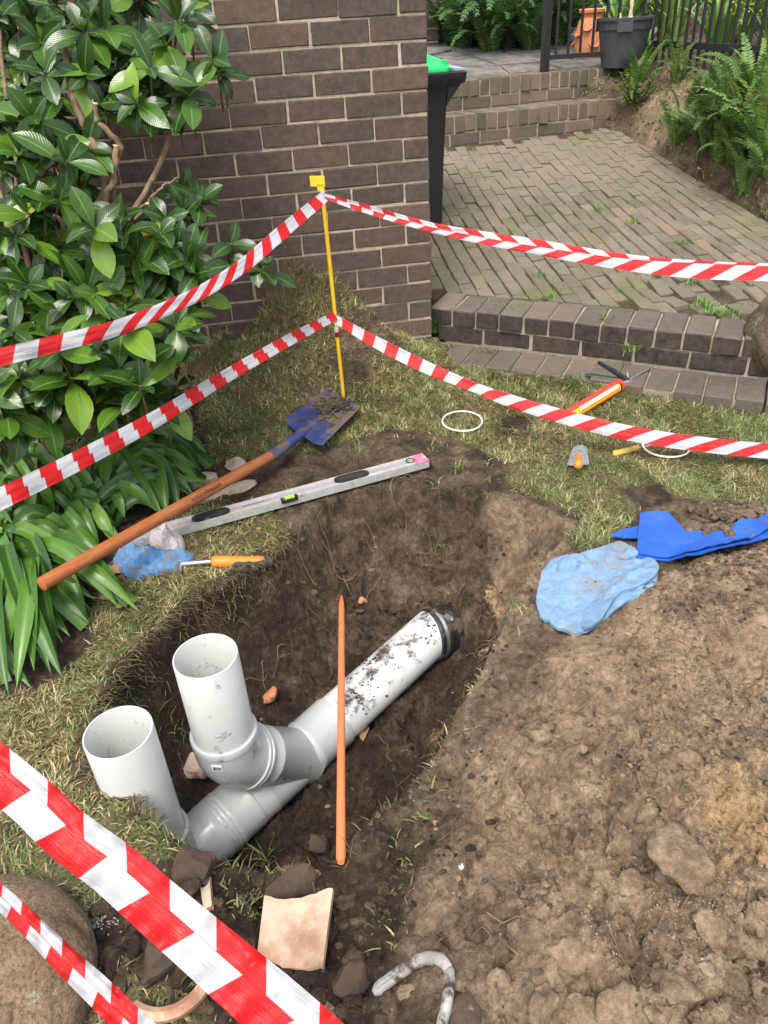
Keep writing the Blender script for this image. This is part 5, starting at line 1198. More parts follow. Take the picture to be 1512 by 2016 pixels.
bL = at(561, 836, -.035); bT = at(648, 769, -.015); bR = at(713, 806, -.03); bB = at(636, 888, -.05)
nr_ = 13; G = []
for i in range(nr_):
    f = i / (nr_ - 1); a = bL * (1 - f) + bT * f; b = bB * (1 - f) + bR * f; row = []
    for j in range(nr_):
        g_ = j / (nr_ - 1); p = a * (1 - g_) + b * g_; e = abs(2 * g_ - 1)
        rise = .020 * e ** 2.2 * (1 - .5 * f) + .018 * math.exp(-((g_ - .5) / .16) ** 2) * max(0, .45 - f) / .45
        cut = (b - a) * 0
        if f < .12: p = p + (bT - bL) * .10 * (1 - f / .12) * (1 - e) * -.35
        if f > .9 and e > .8: p = p - (bT - bL) * .06 * (e - .8) / .2
        row.append(p + [0, 0, rise + .006])
    G.append(row)
m_ = MB(); m_.grid(G); m_.grid([[p - np.array([0, 0, .0025]) for p in r] for r in G]); 
BLD = m_.build('blade', 'blue_steel', SH, smooth=60)
sk = (bL * .5 + bB * .5) + [0, 0, .022]
m_ = MB(); m_.tube([hb + (ha - hb) * .035, hb, hb + (sk - hb) * .5, sk, sk * .86 + (bT + bR) / 2 * .14], [.0228, .0225, .0215, .019, .006], 18); m_.build('socket', 'blue_steel', SH, smooth=60)
V = []; F = []; Mk = []; nb = 0
for k in range(150):
    f = np.clip(rng.normal(.66, .17), .2, .95); g_ = np.clip(rng.normal(.50, .2), .1, .92); p = (bL * (1 - f) + bT * f) * (1 - g_) + (bB * (1 - f) + bR * f) * g_; s = rng.uniform(.004, .014)
    a, b = lv[k % 6]; V.append(a * s * [1.2, 1.2, .7] + p + [0, 0, .012 + .006 * math.exp(-((f - .65) / .2) ** 2 - ((g_ - .45) / .2) ** 2)]); F.append(b + nb); nb += len(a); Mk.append(np.tile([0, .25, 0], (len(a), 1)))
me = numpy_mesh('soil_on_blade', np.concatenate(V) - np.asarray(ORG[BLD.name]), np.concatenate(F), mask=np.concatenate(Mk), smooth=False); me.materials.append(M['soil']); tag(link('soil_on_blade', me, BLD, ORG[BLD.name]), kind='stuff')

# ================================================================== SPIRIT LEVEL
la = at(236, 1063, -.062); lb = at(838, 900, -.05)
LV = thing('spirit_level', tuple((la + lb) / 2), 'long grey box spirit level with a pink painted end beside the pit', 'spirit level')
lx_ = unit(lb - la); lz_ = unit(np.array([0, 0, 1.]) - lx_ * lx_[2]); ly_ = np.cross(lz_, lx_); LL = np.linalg.norm(lb - la); lc = (la + lb) / 2
m_ = MB(); m_.box(lc - lz_ * .015, lx_ * LL / 2, ly_ * .0300, lz_ * .0135); LBD = m_.build('body', 'level_edge', LV)
for yy_ in (-.0225, .0225):
    m_ = MB(); m_.box(lc + ly_ * yy_, lx_ * LL / 2, ly_ * .0072, lz_ * .0022); m_.build('flange', 'level_edge', LBD)
m_ = MB(); m_.box(lc - lz_ * .0012, lx_ * (LL / 2 - .002), ly_ * .0152, lz_ * .0006); m_.build('web', 'level_grey', LBD)
def lpar(px, py): p = at(px, py, lc[2]); return float((p - lc) @ lx_)
def stadium(o, c, L_, W_, h, n=10):
    pts = [c + lx_ * (L_ - W_) * s + lx_ * W_ * math.cos(a) * 1 + ly_ * W_ * math.sin(a) for s, a0 in ((1, -90), (-1, 90)) for a in [math.radians(a0 + 180 * k / n) for k in range(n + 1)]]
    o.prism(pts, lz_, h)
for px, py in ((412,1006),(688,935)):
    c = lc + lx_ * lpar(px, py)
    m_ = MB(); stadium(m_, c - lz_ * .001, .068, .0255, .0048); GR = m_.build('grip', 'black_plastic', LV)
    m_ = MB(); stadium(m_, c + lz_ * .0039, .054, .0125, .0006); m_.build('hand_hole', 'ink', GR)
c = lc + lx_ * lpar(566, 975) - ly_ * .025
m_ = MB(); stadium(m_, c - lz_ * .012, .033, .0105, .0150); VH = m_.build('vial_holder', 'black_plastic', LV)
m_ = MB(); m_.tube([c - lx_ * .017 + lz_ * .004 - ly_ * .003, c + lx_ * .017 + lz_ * .004 - ly_ * .003], .0072, 14); m_.build('vial', 'vial', VH, smooth=50)
c = lc + lx_ * lpar(805, 907) + ly_ * .002
m_ = MB(); m_.lathe(c, lz_, [(-.004, .0175), (.0035, .0175), (.0035, .013), (.002, .013)], 24); PV = m_.build('vial_ring', 'black_plastic', LV, smooth=40)
m_ = MB(); m_.lathe(c, lz_, [(0, .013), (.0025, .0125), (.003, .0)], 20); m_.build('vial', 'vial_dull', PV, smooth=60)
m_ = MB(); m_.box(lb - lx_ * .028 + lz_ * .0004 , lx_ * .0275, ly_ * .0302, lz_ * .0026); m_.build('painted_end', 'level_pink', LV)
m_ = MB(); m_.box(lb + lx_ * .0045 - lz_ * .013, lx_ * .004, ly_ * .0305, lz_ * .0155); m_.build('end_cap', 'black_plastic', LV)
me = text_mesh('STANLEY FatMax', .011, np.zeros(3), -lx_, -ly_, .0003); me.materials.append(M['ink']); link('lettering', me, LBD, lc + lx_ * lpar(497, 988) + lz_ * .0001)

# ================================================================== SMALL TOOLS
def gp(px, py, h): return on(px, py) + np.array([0, 0, h])
# hammer / bolster with orange grip, head under the rag
h0 = gp(352, 1118, .014); h1 = gp(418, 1117, .024); h2 = gp(538, 1121, .030)
HM = thing('hammer', tuple(h1), 'hammer with an orange and black grip, its head under the blue rag', 'hammer')
m_ = MB(); m_.tube([h0, h1], .0085, 12); m_.build('shank', 'steel', HM, smooth=60)
m_ = MB(); m_.tube([h1, h1 + (h2 - h1) * .04, h1 + (h2 - h1) * .3, h1 + (h2 - h1) * .6, h1 + (h2 - h1) * .86], [.012, .0185, .0200, .0180, .0195], 18); m_.build('grip', 'orange', HM, smooth=60)
hd = unit(h2 - h1); hs = unit(np.cross([0, 0, 1.], hd)); 
m_ = MB(); m_.tube([h1 + (h2 - h1) * t - hs * (.0120 if t < .8 else .0) + np.array([0, 0, -.001]) for t in (.30, .36, .45, .52, .6, .68, .76, .86, .99, 1.0)], [.003, .0115, .0140, .0122, .0142, .0125, .0150, .0205, .0200, .015], 16); m_.build('grip_pad', 'black_grip', HM, smooth=60)
m_ = MB(); m_.tube([h0 - hs * .05, h0 + hs * .05], .014, 12); m_.build('head', 'steel', HM, smooth=50)

# sealant gun
GOP = (math.radians(72), math.radians(342))
a0 = gp(1118, 832, .030); a1 = gp(1217, 772, .032); gdv = unit(a1 - a0); gsd = unit(np.cross([0, 0, 1.], gdv)); gup = np.cross(gdv, gsd)
CG = thing('sealant_gun', tuple((a0 + a1) / 2), 'red sealant gun holding a yellow cartridge on the lawn by the step', 'sealant gun')
def half_shell(o, p, q, r, a_, b_, n=16, th=.0015):
    d = unit(q - p); G = []
    for c_ in (p, q):
        G.append([c_ + r * (math.cos(x) * gsd + math.sin(x) * gup) for x in np.linspace(a_, b_, n)])
    o.grid(G); o.grid([[x + (c_ - x) * th / r for x in row] for row, c_ in zip(G, (p, q))])
m_ = MB(); vw = unit(CAM_POS - a0); an0 = math.atan2(vw @ gup, vw @ gsd); half_shell(m_, a0, a1, .0285, an0 + GOP[0], an0 + GOP[1]); m_.build('barrel', 'red_plastic', CG, smooth=60)
m_ = MB(); m_.lathe(a1 - gdv * .016, gdv, [(0, .0285), (.014, .0298), (.018, .029), (.018, 0)], 26); m_.build('collar', 'red_plastic', CG, smooth=40)
m_ = MB(); m_.lathe(a0, gdv, [(.0, .0), (0, .0255), (np.linalg.norm(a1 - a0) - .022, .0255), (np.linalg.norm(a1 - a0) - .022, 0)], 26); CT = m_.build('cartridge', 'label_yellow', CG, smooth=40)
vw = unit(CAM_POS - a0); an0 = math.atan2(vw @ gup, vw @ gsd)
for dw, wd, mt in ((.18, .12, 'label_white'), (-.22, .10, 'label_white'), (.42, .05, 'ink')):
    m_ = MB(); G = [[c_ + .0259 * (math.cos(x) * gsd + math.sin(x) * gup) for x in np.linspace(an0 + dw - wd, an0 + dw + wd, 6)] for c_ in (a0 + gdv * .05, a0 + gdv * (np.linalg.norm(a1 - a0) - .035))]
    m_.grid(G); m_.build('label_band', mt, CT, smooth=60)
me = text_mesh('P U', .016, np.zeros(3), gdv, unit(np.cross(unit(math.cos(an0 + .1) * gsd + math.sin(an0 + .1) * gup), gdv)), .0004); me.materials.append(M['ink']); link('lettering', me, CT, a0 + gdv * .055 + .0262 * (math.cos(an0 + .1) * gsd + math.sin(an0 + .1) * gup))
b0 = a1 + gdv * .012; m_ = MB(); m_.lathe(a1, gdv, [(0, .0), (0, .027), (.003, .027), (.003, 0)], 24); m_.build('end_plate', 'black_metal', CG, smooth=30)
e_t = gp(1178, 722, .02); e_h = gp(1152, 746, .015); e_r = gp(1289, 732, .035); b1 = gp(1233, 764, .03)
m_ = MB(); m_.tube([a1, b1], .010, 10); m_.box(b1, gdv * .016, gsd * .022, gup * .006); m_.build('frame', 'steel', CG)
m_ = MB(); m_.tube([b1 - [0, 0, .008], b1 * .75 + e_h * .25 - [0, 0, .002], b1 * .5 + e_h * .5, b1 * .25 + e_h * .75, e_h], [.012, .016, .013, .015, .010], 10); m_.build('handle', 'black_plastic', CG, smooth=60)
m_ = MB(); m_.tube([b1 + [0, 0, .006], b1 * .6 + e_t * .4 + [0, 0, .006], e_t * .9 + b1 * .1, e_t], [.012, .013, .010, .008], 10); m_.build('trigger', 'black_plastic', CG, smooth=60)
m_ = MB(); m_.tube([a1 - gdv * .02, e_r], .0042, 10); m_.build('rod', 'steel', CG, smooth=60)
m_ = MB(); c = gp(1232, 752, .045); m_.tube([b1 + gdv * .006, (b1 + c) / 2 + gdv * .006, c], .0035, 6); m_.build('latch', 'steel', CG)
# trowel
t0_ = on(1141, 885) + [0, 0, .018]; t1_ = on(1137, 926) + [0, 0, .02]; ts_ = unit(CAM_ROT[0] * [1, 1, 0])
TR = thing('bucket_trowel', tuple(on(1140, 910)), 'small trowel with a worn steel blade and stubby orange handle in the grass', 'trowel')
G = []
for f in np.linspace(0, 1, 9):
    c = t0_ * (1 - f) + t1_ * f; w = (.024 + .018 * f) * (1 if f > .15 else .35 + .65 * (f / .15) ** .5); G.append([c + ts_ * w * s + [0, 0, .004 * abs(s)] for s in (-1, -.5, 0, .5, 1)])
m_ = MB(); m_.grid(G); m_.grid([[p - np.array([0, 0, .0015]) for p in r] for r in G]); m_.build('blade', 'steel', TR, smooth=60)
k0 = t1_ * .75 + t0_ * .25 + [0, 0, .004]; k1 = t1_ + (t1_ - t0_) * .10 + [0, 0, .035]; kd_v = unit((t1_ - t0_) * [1, 1, 0] + np.array([0, 0, .03]))
m_ = MB(); m_.tube([k0, k0 * .4 + k1 * .6 + [0, 0, .012], k1], .0045, 8); m_.build('tang', 'steel', TR, smooth=60)
m_ = MB(); m_.tube([k1 - kd_v * .035, k1 - kd_v * .02, k1, k1 + kd_v * .03, k1 + kd_v * .045, k1 + kd_v * .06, k1 + kd_v * .072], [.010, .0125, .0115, .0130, .0165, .0165, .009], 16); m_.build('handle', 'orange', TR, smooth=60)
# screwdriver
s0_ = gp(1206, 899, .012); s1_ = gp(1256, 887, .012); s2_ = gp(1292, 879, .010)
SC = thing('screwdriver', tuple(s0_), 'screwdriver with a clear yellow handle lying in the grass by a white ring', 'screwdriver')
m_ = MB(); m_.tube([s0_, s0_ + (s1_ - s0_) * .06, s0_ + (s1_ - s0_) * .6, s0_ + (s1_ - s0_) * .75, s0_ + (s1_ - s0_) * .9, s1_], [.008, .0135, .013, .010, .0125, .009], 8); m_.build('handle', 'acetate', SC)
m_ = MB(); m_.tube([s1_, s2_], .0032, 8); m_.build('shaft', 'steel', SC, smooth=60)
# rubber rings
for (px, py), (qx, qy), lab in (((871, 835), (949, 837), 'cream rubber ring lying flat on the grass right of the shovel blade'), ((1264, 884), (1357, 886), 'cream rubber ring in the grass beside the screwdriver, partly under the tape')):
    a, b = on(px, py), on(qx, qy); c = (a + b) / 2; r = np.linalg.norm((b - a)[:2]) / 2; ps = []
    for k in range(41):
        t = 2 * math.pi * k / 40; p = c + np.array([math.cos(t) * r, math.sin(t) * r, 0]); p[2] = .5 * Hs(p[0], p[1]) + .5 * c[2] + .016; ps.append(p)
    m_ = MB(); m_.tube(ps, .0038, 10, caps=False); tag(m_.build('rubber_ring', 'cream_ring', None, tuple(c), smooth=60), lab, 'ring')
# orange conduit across the pit
p0 = on(673, 1178); p1 = on(672, 1704)
p0 = p0 + [0, 0, .012]; p1 = p1 + [0, 0, .012]
ODp = unit(p0 - p1); m_ = MB(); m_.tube([p1, p1 + ODp * .012] + [p1 + (p0 - p1) * t for t in (.2, .5, .8, .93, .97, 1.0)], [.0075, .0105, .0105, .0105, .0105, .0105, .008, .003], 14)
tag(m_.build('conduit', 'orange_pvc', None, tuple(p1), smooth=60), 'orange plastic conduit leaning across the pit over the white pipe', 'conduit')
# bent grey gasket strip
G = [gp(x, y, .012) for x, y in ((736,1962),(775,1930),(812,1905),(843,1893),(868,1898),(884,1920),(886,1950),(880,1985),(870,2030),(862,2070))]
P = lerp(G, 34); 
for k in range(len(P)): P[k, 2] = max(P[k, 2], Hs(P[k, 0], P[k, 1]) + .010)
m_ = MB(); m_.tube(P, [.006] + [.0125] * 32 + [.0125], 10, flat=.75); m_.tube(P[1:] + [0, 0, .007], .005, 6)
tag(m_.build('gasket_strip', 'gasket', None, tuple(G[3]), smooth=50), 'muddy grey plastic strip bent into a hook on the loose soil', 'gasket')

# ================================================================== CLOTHS
def Hm(x, y, r=.03):
    A = np.array([Hs(x + a * r, y + b * r) for a in (-1, -.5, 0, .5, 1) for b in (-1, -.5, 0, .5, 1)]); return .75 * A.max(0) + .25 * A.mean(0)
def blanket(o, pts, thick, wav=.006, sc=14, seed=0, lift=0., folds=(), nt=170, nr=52, zf=None):
    P = np.asarray([p[:2] for p in pts]); c = P.mean(0); Q = np.r_[P, P[:1]]
    # rounded outline
    for _ in range(2): Q = np.concatenate([[.75 * a + .25 * b, .25 * a + .75 * b] for a, b in zip(Q[:-1], Q[1:])] + [[]] if False else [np.stack([.75 * Q[:-1] + .25 * Q[1:], .25 * Q[:-1] + .75 * Q[1:]], 1).reshape(-1, 2)]); Q = np.r_[Q, Q[:1]]
    R = lerp(np.c_[Q, np.zeros(len(Q))], nt)[:, :2]; rr = np.linspace(0.02, 1, nr)[:, None, None]
    R = R + (fbm(R[:, 0] * 22, R[:, 1] * 22, 3, seed) * .010)[:, None]
    R[-1] = R[0]
    xy = c + (R - c)[None] * rr; x, y = xy[..., 0], xy[..., 1]; e = 1 - rr[..., 0] ** 7
    hq = Hm(x, y); Aq = np.stack([x.ravel(), y.ravel(), np.ones(x.size)], 1); co_ = np.linalg.lstsq(Aq, hq.ravel(), rcond=None)[0]; pl_q = (Aq @ co_).reshape(x.shape)
    z = np.maximum(.65 * pl_q + .35 * hq, Hs(x, y) + .003) + lift + thick * (.25 + .75 * e) + wav * (1.3 * fbm(x * sc, y * sc, 4, seed) + 1.5 * (.22 - abs(fbm(x * sc * 1.3 + 5, y * sc * .8, 3, seed + 2))) + .9 * (.2 - abs(fbm(x * sc * 2.6, y * sc * 2.6 + 3, 3, seed + 4)))) * (.35 + .65 * e)
    rf = random.Random(seed * 31 + 7); folds = list(folds); sp_x = np.ptp(P[:, 0]); sp_y = np.ptp(P[:, 1]); big_ = max(sp_x, sp_y)
    for _ in range(16):
        a0 = c + np.array([rf.uniform(-.5, .5) * sp_x, rf.uniform(-.5, .5) * sp_y]); an_ = rf.uniform(0, 6.28); ln_ = rf.uniform(.15, .5) * big_
        folds.append((tuple(a0), tuple(a0 + np.array([math.cos(an_), math.sin(an_)]) * ln_), rf.uniform(.004, .011), rf.uniform(-.006, .008) * min(1, big_ / .2)))
    for (ax_, ay_), (bx_, by_), w, h in folds:
        ex, ey = bx_ - ax_, by_ - ay_; tt = np.clip(((x - ax_) * ex + (y - ay_) * ey) / (ex * ex + ey * ey), 0, 1); dd_ = np.hypot(x - ax_ - tt * ex, y - ay_ - tt * ey); z = z + h * np.exp(-(dd_ / w) ** 2)
    o.grid(np.stack([x, y, z], -1)); low = np.stack([x[-1], y[-1], z[-1] - thick * .9 - lift * .3 - .004], -1); o.grid(np.stack([np.stack([x[-1], y[-1], z[-1]], -1), low]))
def w2(*pts): return [on(*p) for p in pts]
m_ = MB()
F_ = lambda a, b, w, h: (tuple(on(*a)[:2]), tuple(on(*b)[:2]), w, h)
blanket(m_, w2((1072,1115),(1108,1094),(1160,1086),(1215,1068),(1248,1084),(1284,1112),(1298,1138),(1278,1172),(1225,1192),(1182,1236),(1140,1255),(1088,1246),(1050,1200),(1062,1145)), .006, .007, 13, 3, folds=[F_((1090,1120),(1180,1130), .015, .008), F_((1060,1190),(1100,1240), .012, .008), F_((1180,1130),(1215,1090), .018, .012), F_((1110,1160),(1090,1210), .02, .007)])
blanket(m_, w2((1205,1118),(1250,1106),(1286,1113),(1299,1138),(1268,1158),(1236,1172),(1205,1200),(1182,1238),(1140,1254),(1150,1205),(1180,1160)), .006, .005, 16, 7, lift=.005, folds=[F_((1285,1130),(1200,1180), .018, .010)])
blanket(m_, w2((1200,1085),(1218,1072),(1245,1088),(1258,1108),(1235,1120),(1208,1110)), .008, .007, 20, 9, lift=.014, folds=[F_((1205,1100),(1250,1105), .012, .008)])
tag(m_.build('towel', 'towel', None, tuple(on(1160, 1170)), smooth=179), 'crumpled pale blue towel stained with soil at the edge of the heap', 'towel')
m_ = MB()
blanket(m_, w2((222,1112),(238,1090),(275,1082),(330,1092),(386,1090),(378,1115),(340,1128),(300,1136),(262,1148),(238,1132)), .026, .022, 30, 21, folds=[F_((240,1100),(370,1112), .018, .014), F_((260,1085),(285,1120), .012, .012)])
tag(m_.build('blue_rag', 'rag_blue', None, tuple(on(300, 1115)), smooth=179), 'dirty mid blue wiping rag crumpled over the hammer head', 'rag')
m_ = MB()
blanket(m_, w2((292,1082),(312,1064),(345,1056),(364,1068),(366,1090),(352,1106),(325,1098)), .040, .026, 34, 25, lift=.012, folds=[F_((330,1065),(345,1095), .012, .016), F_((300,1085),(325,1085), .012, .012)])
tag(m_.build('white_rag', 'rag_white', None, tuple(on(335, 1085)), smooth=179), 'small crumpled white and pink rag on top of the blue rag', 'rag')
# blue lay-flat hose, folded
m_ = MB()
def strip(front, back, lift, n=44, k=5, wav=.006, seed=1, curl=0.):
    a = lerp([on(*p) for p in front], n); b = lerp([on(*p) for p in back], n); G = []
    for i in range(n):
        row = []
        for j in range(k):
            f = j / (k - 1); p = a[i] * (1 - f) + b[i] * f; p[2] = max(Hm(p[0], p[1], .035), p[2] - .02) + .004 + lift(i / (n - 1), f) + wav * float(fbm(p[0] * 15, p[1] * 15, 2, seed)); row.append(p)
        G.append(row)
    m_.grid(G)
    m_.grid([[r[0], r[0] - np.array([0, 0, .004])] for r in G]); m_.grid([[r[-1], r[-1] - np.array([0, 0, .004])] for r in G])
FRT = [(1250,1110),(1300,1113),(1370,1107),(1430,1097),(1512,1072),(1600,1040)]; BCK = [(1258,1060),(1310,1072),(1370,1062),(1440,1045),(1512,1024),(1600,990)]
strip(FRT, BCK, lambda u, f: .010, seed=2); strip([(x, y - 7) for x, y in FRT], BCK, lambda u, f: .018 + .012 * u, seed=4, wav=.008)
strip([(1200,1071),(1258,1074)], [(1212,1062),(1262,1050)], lambda u, f: .018, 12, seed=6)
HB = m_.build('folded_hose', 'tarp', None, tuple(on(1300, 1080)), smooth=50); tag(HB, 'bright blue flat hose fabric folded and half buried behind the pale towel', 'hose')
m_ = MB(); a = [on(1251, 1108, .035), on(1335, 1106, .035), on(1366, 1076, .030)]; c5 = [on(1258, 1080, .05)[:], on(1262, 1045, .05)]
q_ = [atd(1250, 1108, 2.66), atd(1256, 1022, 2.72), atd(1312, 1020, 2.74), atd(1368, 1086, 2.70), atd(1335, 1106, 2.66)]
b_ = [on(1250, 1108, .028), on(1258, 1024, .030), on(1312, 1022, .030), on(1368, 1086, .028), on(1335, 1106, .028)]
G = []
for i in range(12):
    f = i / 11; l_ = b_[0] * (1 - f) + b_[1] * f; r1_ = (b_[4] * (1 - f * 2) + b_[3] * f * 2) if f < .5 else (b_[3] * (2 - 2 * f) + b_[2] * (2 * f - 1)); G.append([l_ * (1 - g_) + r1_ * g_ + np.array([0, 0, .005 * math.sin(math.pi * g_) + .008 * math.sin(math.pi * f) ** 2]) for g_ in np.linspace(0, 1, 10)])
m_.grid(G); m_.grid([[p - np.array([0, 0, .004]) for p in r] for r in G]); m_.build('flap', 'tarp', HB, smooth=50)
V = []; F = []; Mk = []; nb = 0
for k in range(520):
    c = [(1425,1064,18,6),(1438,1068,16,5),(1408,1060,14,5),(1480,1020,30,7),(1430,1026,36,7)][k % 5]; p = on(rng.normal(c[0], c[2]), rng.normal(c[1], c[3])); s = rng.uniform(.005, .016); a, b = lv[k % 6]
    V.append(a * s + p + [0, 0, .030]); F.append(b + nb); nb += len(a); Mk.append(np.tile([0, .3 + .3 * rng.random(), 0], (len(a), 1)))
me = numpy_mesh('spilled_soil', np.concatenate(V), np.concatenate(F), mask=np.concatenate(Mk), smooth=False); me.materials.append(M['soil']); tag(link('spilled_soil', me), kind='stuff')

# ================================================================== STONES, SHARDS, RUBBLE
def rock(name, px, py, size, mat, label, cat, seed, sub=3, rough=.25, flat=.7, rz=0., tilt=(0, 0), sink=.3, scale3=None, smooth=None, world=None, group=None):
    if smooth:
        me = lump_mesh(name, sub + 1, seed, rough, flat)
        for v_ in me.vertices:
            q_ = v_.co; v_.co = q_ * (1 + .05 * float(fbm(np.array(q_.x * 5 + q_.z * 3), np.array(q_.y * 5 - q_.z * 2), 4, seed + 1)) + .012 * float(fbm(np.array(q_.x * 22 + q_.z * 9), np.array(q_.y * 22 - q_.z * 13), 3, seed + 2)))
    else:
        a_, f_ = rock_shape(seed, 13, 3, rough * .55, (1, 1, flat)); me = numpy_mesh(name, a_, f_, smooth=True); me.set_sharp_from_angle(angle=math.radians(28))
    p = on(px, py) if world is None else np.asarray(world)
    sc_ = np.asarray(scale3 if scale3 is not None else (1, 1, 1)) * size
    if smooth: me.polygons.foreach_set('use_smooth', np.ones(len(me.polygons), bool))
    me.transform(Matrix.Diagonal((*sc_, 1))); me.transform(Matrix.Rotation(tilt[0], 4, 'X') @ Matrix.Rotation(tilt[1], 4, 'Y')); me.transform(Matrix.Rotation(rz, 4, 'Z')); me.materials.append(M[mat])
    return tag(link(name, me, None, p + np.array([0, 0, size * flat * (1 - sink) * .6])), label, cat, group)
bp_ = at(-30, 1985, -.13)
rock('boulder', 0, 0, .215, 'sandstone', 'smooth brown sandstone boulder in the bottom left corner under the tapes', 'boulder', 3, 5, .10, .75, .4, smooth=True, world=bp_ + [0, 0, -.03])
bp_ = at(1530, 752, -.06)
rock('boulder', 0, 0, .175, 'rock_olive', 'tall olive brown rock standing at the right end of the brick step', 'boulder', 8, 4, .16, 1.25, .3, smooth=True, world=bp_ + [.06, .06, .10], scale3=(1.1, 1.0, 1))
rock('concrete_chunk', 398, 953, .052, 'concrete', 'flat pale concrete chunk left of the shovel shaft, next to the strappy leaves', 'rubble', 5, 2, .3, .45, .7, scale3=(1.1, .85, 1))
rock('concrete_chunk', 470, 925, .055, 'concrete', 'grey concrete chunk half under the shovel shaft on its far side', 'rubble', 6, 2, .3, .5, 2.2, scale3=(1.2, .75, 1))
rock('concrete_chunk', 452, 968, .060, 'concrete', 'tan flat slab of rubble between the shovel shaft and spirit level', 'rubble', 9, 2, .25, .3, .3, scale3=(1.4, .6, 1))
rock('concrete_chunk', 408, 982, .045, 'concrete', 'pinkish rubble piece tucked against the spirit level under the shaft', 'rubble', 12, 2, .25, .35, .2, scale3=(1.5, .6, 1))
rock('concrete_chunk', 425, 1030, .018, 'concrete', 'little pale pebble below the spirit level on the grass', 'rubble', 14, 2, .25, .6)
rock('brick_rubble', 388, 1722, .050, 'rubble', 'earthy lump of old brick on the rim, in front of the pipe socket', 'rubble', 15, 3, .25, .75, .5, sink=.1, scale3=(1.15, .9, 1))
rock('brick_rubble', 330, 1885, .060, 'rubble', 'brown broken block below the wide tape, above the curved shard', 'rubble', 17, 3, .28, .7, .9, sink=.15, scale3=(1.25, .85, 1))
rock('brick_rubble', 585, 1745, .052, 'rubble', 'dark earthy lump on the pit rim just above the upright clay shard', 'rubble', 18, 3, .25, .7, .2, sink=.3, scale3=(1.2, .9, 1))
rock('brick_rubble', 690, 1940, .035, 'rubble', 'small brown lump right of the upright clay shard', 'rubble', 19, 3, .3, .6, .5)
rock('brick_rubble', 905, 2000, .03, 'rubble', 'small stone right of the hooked grey strip at the bottom edge', 'rubble', 31, 3, .3, .6, .5)
rock('clay_fragment', 533, 1378, .032, 'terracotta', 'orange clay pipe fragment stuck in the pit wall right of the taller riser', 'rubble', 20, 2, .3, .9, .6, scale3=(1, .8, 1.1))
rock('clay_fragment', 712, 1186, .018, 'terracotta', 'small orange clay fragment at the tip of the orange conduit', 'rubble', 22, 2, .3, .9)
rock('clay_fragment', 385, 1520, .045, 'concrete', 'tan stone in the dark pit wall between the two risers', 'rubble', 23, 2, .3, .8)
rock('clay_fragment', 630, 1668, .034, 'rubble', 'flat brown fragment deep in the pit left of the conduit foot', 'rubble', 24, 2, .3, .5, 1.0, tilt=(.5, .3))
rock('clay_fragment', 700, 1205, .016, 'rubble', 'flat brown splinter of clay beside the conduit tip', 'rubble', 27, 2, .3, .5, 0, scale3=(2.0, .7, .8))
for px, py, s_, lab in ((1185,708,.010,'white pebble on the flat brick edging at the foot of the step'),(707,1452,.0,''),(908,1706,.011,'little pale pebble on the soil right of the pit'),(1150,1640,.0,'')):
    if s_: rock('pebble', px, py, s_ * .6, 'label_white', lab, 'pebble', int(px), 2, .25, .6)
def shard(name, corners, arc, thick, label, lift=0., seed=0, mats=('shard_face', 'shard'), ragged=.006):
    """curved clay pipe fragment: corners (a,b,c,d) as world points: a-b one broken end, d-c the other; curved across a-b"""
    a, b, c, d = corners; n = unit(np.cross(b - a, d - a)); n = n if n[2] > 0 else -n; G = []; nn = 15; rr_ = random.Random(seed)
    tq = np.linspace(0, 1, nn); jag = 5 * fbm(tq * 2.2 + seed * 3.1, tq * 0 + .4, 4, seed); jag2 = 5 * fbm(tq * 2.2 + seed * 1.7, tq * 0 + 2.4, 4, seed + 3)
    for i in range(nn):
        f = i / (nn - 1); row = []
        for j in range(nn):
            g_ = j / (nn - 1); p = (a * (1 - g_) + b * g_) * (1 - f) + (d * (1 - g_) + c * g_) * f; p = p + n * (-arc * (1 - (2 * g_ - 1) ** 2))
            ln = unit(d - a); p = p + ln * (jag[j] * ragged * (1 - f) ** 4 + jag2[j] * ragged * f ** 4); row.append(p)
        G.append(row)
    G = np.array(G); lo = G - n * thick
    m_ = MB(); m_.grid(G); o_ = m_.build(name, mats[0], None, tuple(a), smooth=40); tag(o_, label, 'clay shard')
    m_ = MB(); m_.grid(lo)
    for A_, B_ in ((G[0], lo[0]), (G[-1], lo[-1]), (G[:, 0], lo[:, 0]), (G[:, -1], lo[:, -1])): m_.grid(np.stack([A_, B_]))
    m_.build('broken_edge', mats[1], o_, smooth=30)
shard('pipe_shard', [gp(528, 1796, .060), gp(661, 1781, .065), gp(640, 1938, .055), gp(512, 1900, .040)], .028, .016, 'upright curved clay pipe shard with a pale right half below the pit', seed=3)
rc = gp(335, 1905, .03); ra_ = unit([.10, -.42, .9]); ru = unit(np.cross(ra_, [0, 1, 0])); rv = np.cross(ra_, ru); m_ = MB(); G = []
for k in range(26):
    th = math.radians(50 + 150 * k / 25) ; jg = float(fbm(np.array(k * .45), np.array(.3), 4, 9)); hh_ = .050 + .030 * jg * (1 if 3 < k < 22 else 1.6)
    dirv = math.cos(th) * ru + math.sin(th) * rv
    if dirv[1] > .9: pass
    G.append([rc + dirv * r_ + ra_ * z_ for r_, z_ in ((.076, -.03), (.076, hh_ * .8), (.084, hh_), (.098, hh_ * .92 + .004 * math.sin(k * 1.7)), (.102, hh_ * .6), (.101, -.03))])
m_.grid(G); m_.grid([[G[0][0], G[0][5]], [G[0][1], G[0][4]], [G[0][2], G[0][3]]]); m_.grid([[G[-1][0], G[-1][5]], [G[-1][1], G[-1][4]], [G[-1][2], G[-1][3]]])
tag(m_.build('pipe_shard', 'shard', None, tuple(rc), smooth=35), 'broken clay pipe ring with a cream edge at the bottom, right of the narrow tape', 'clay shard')
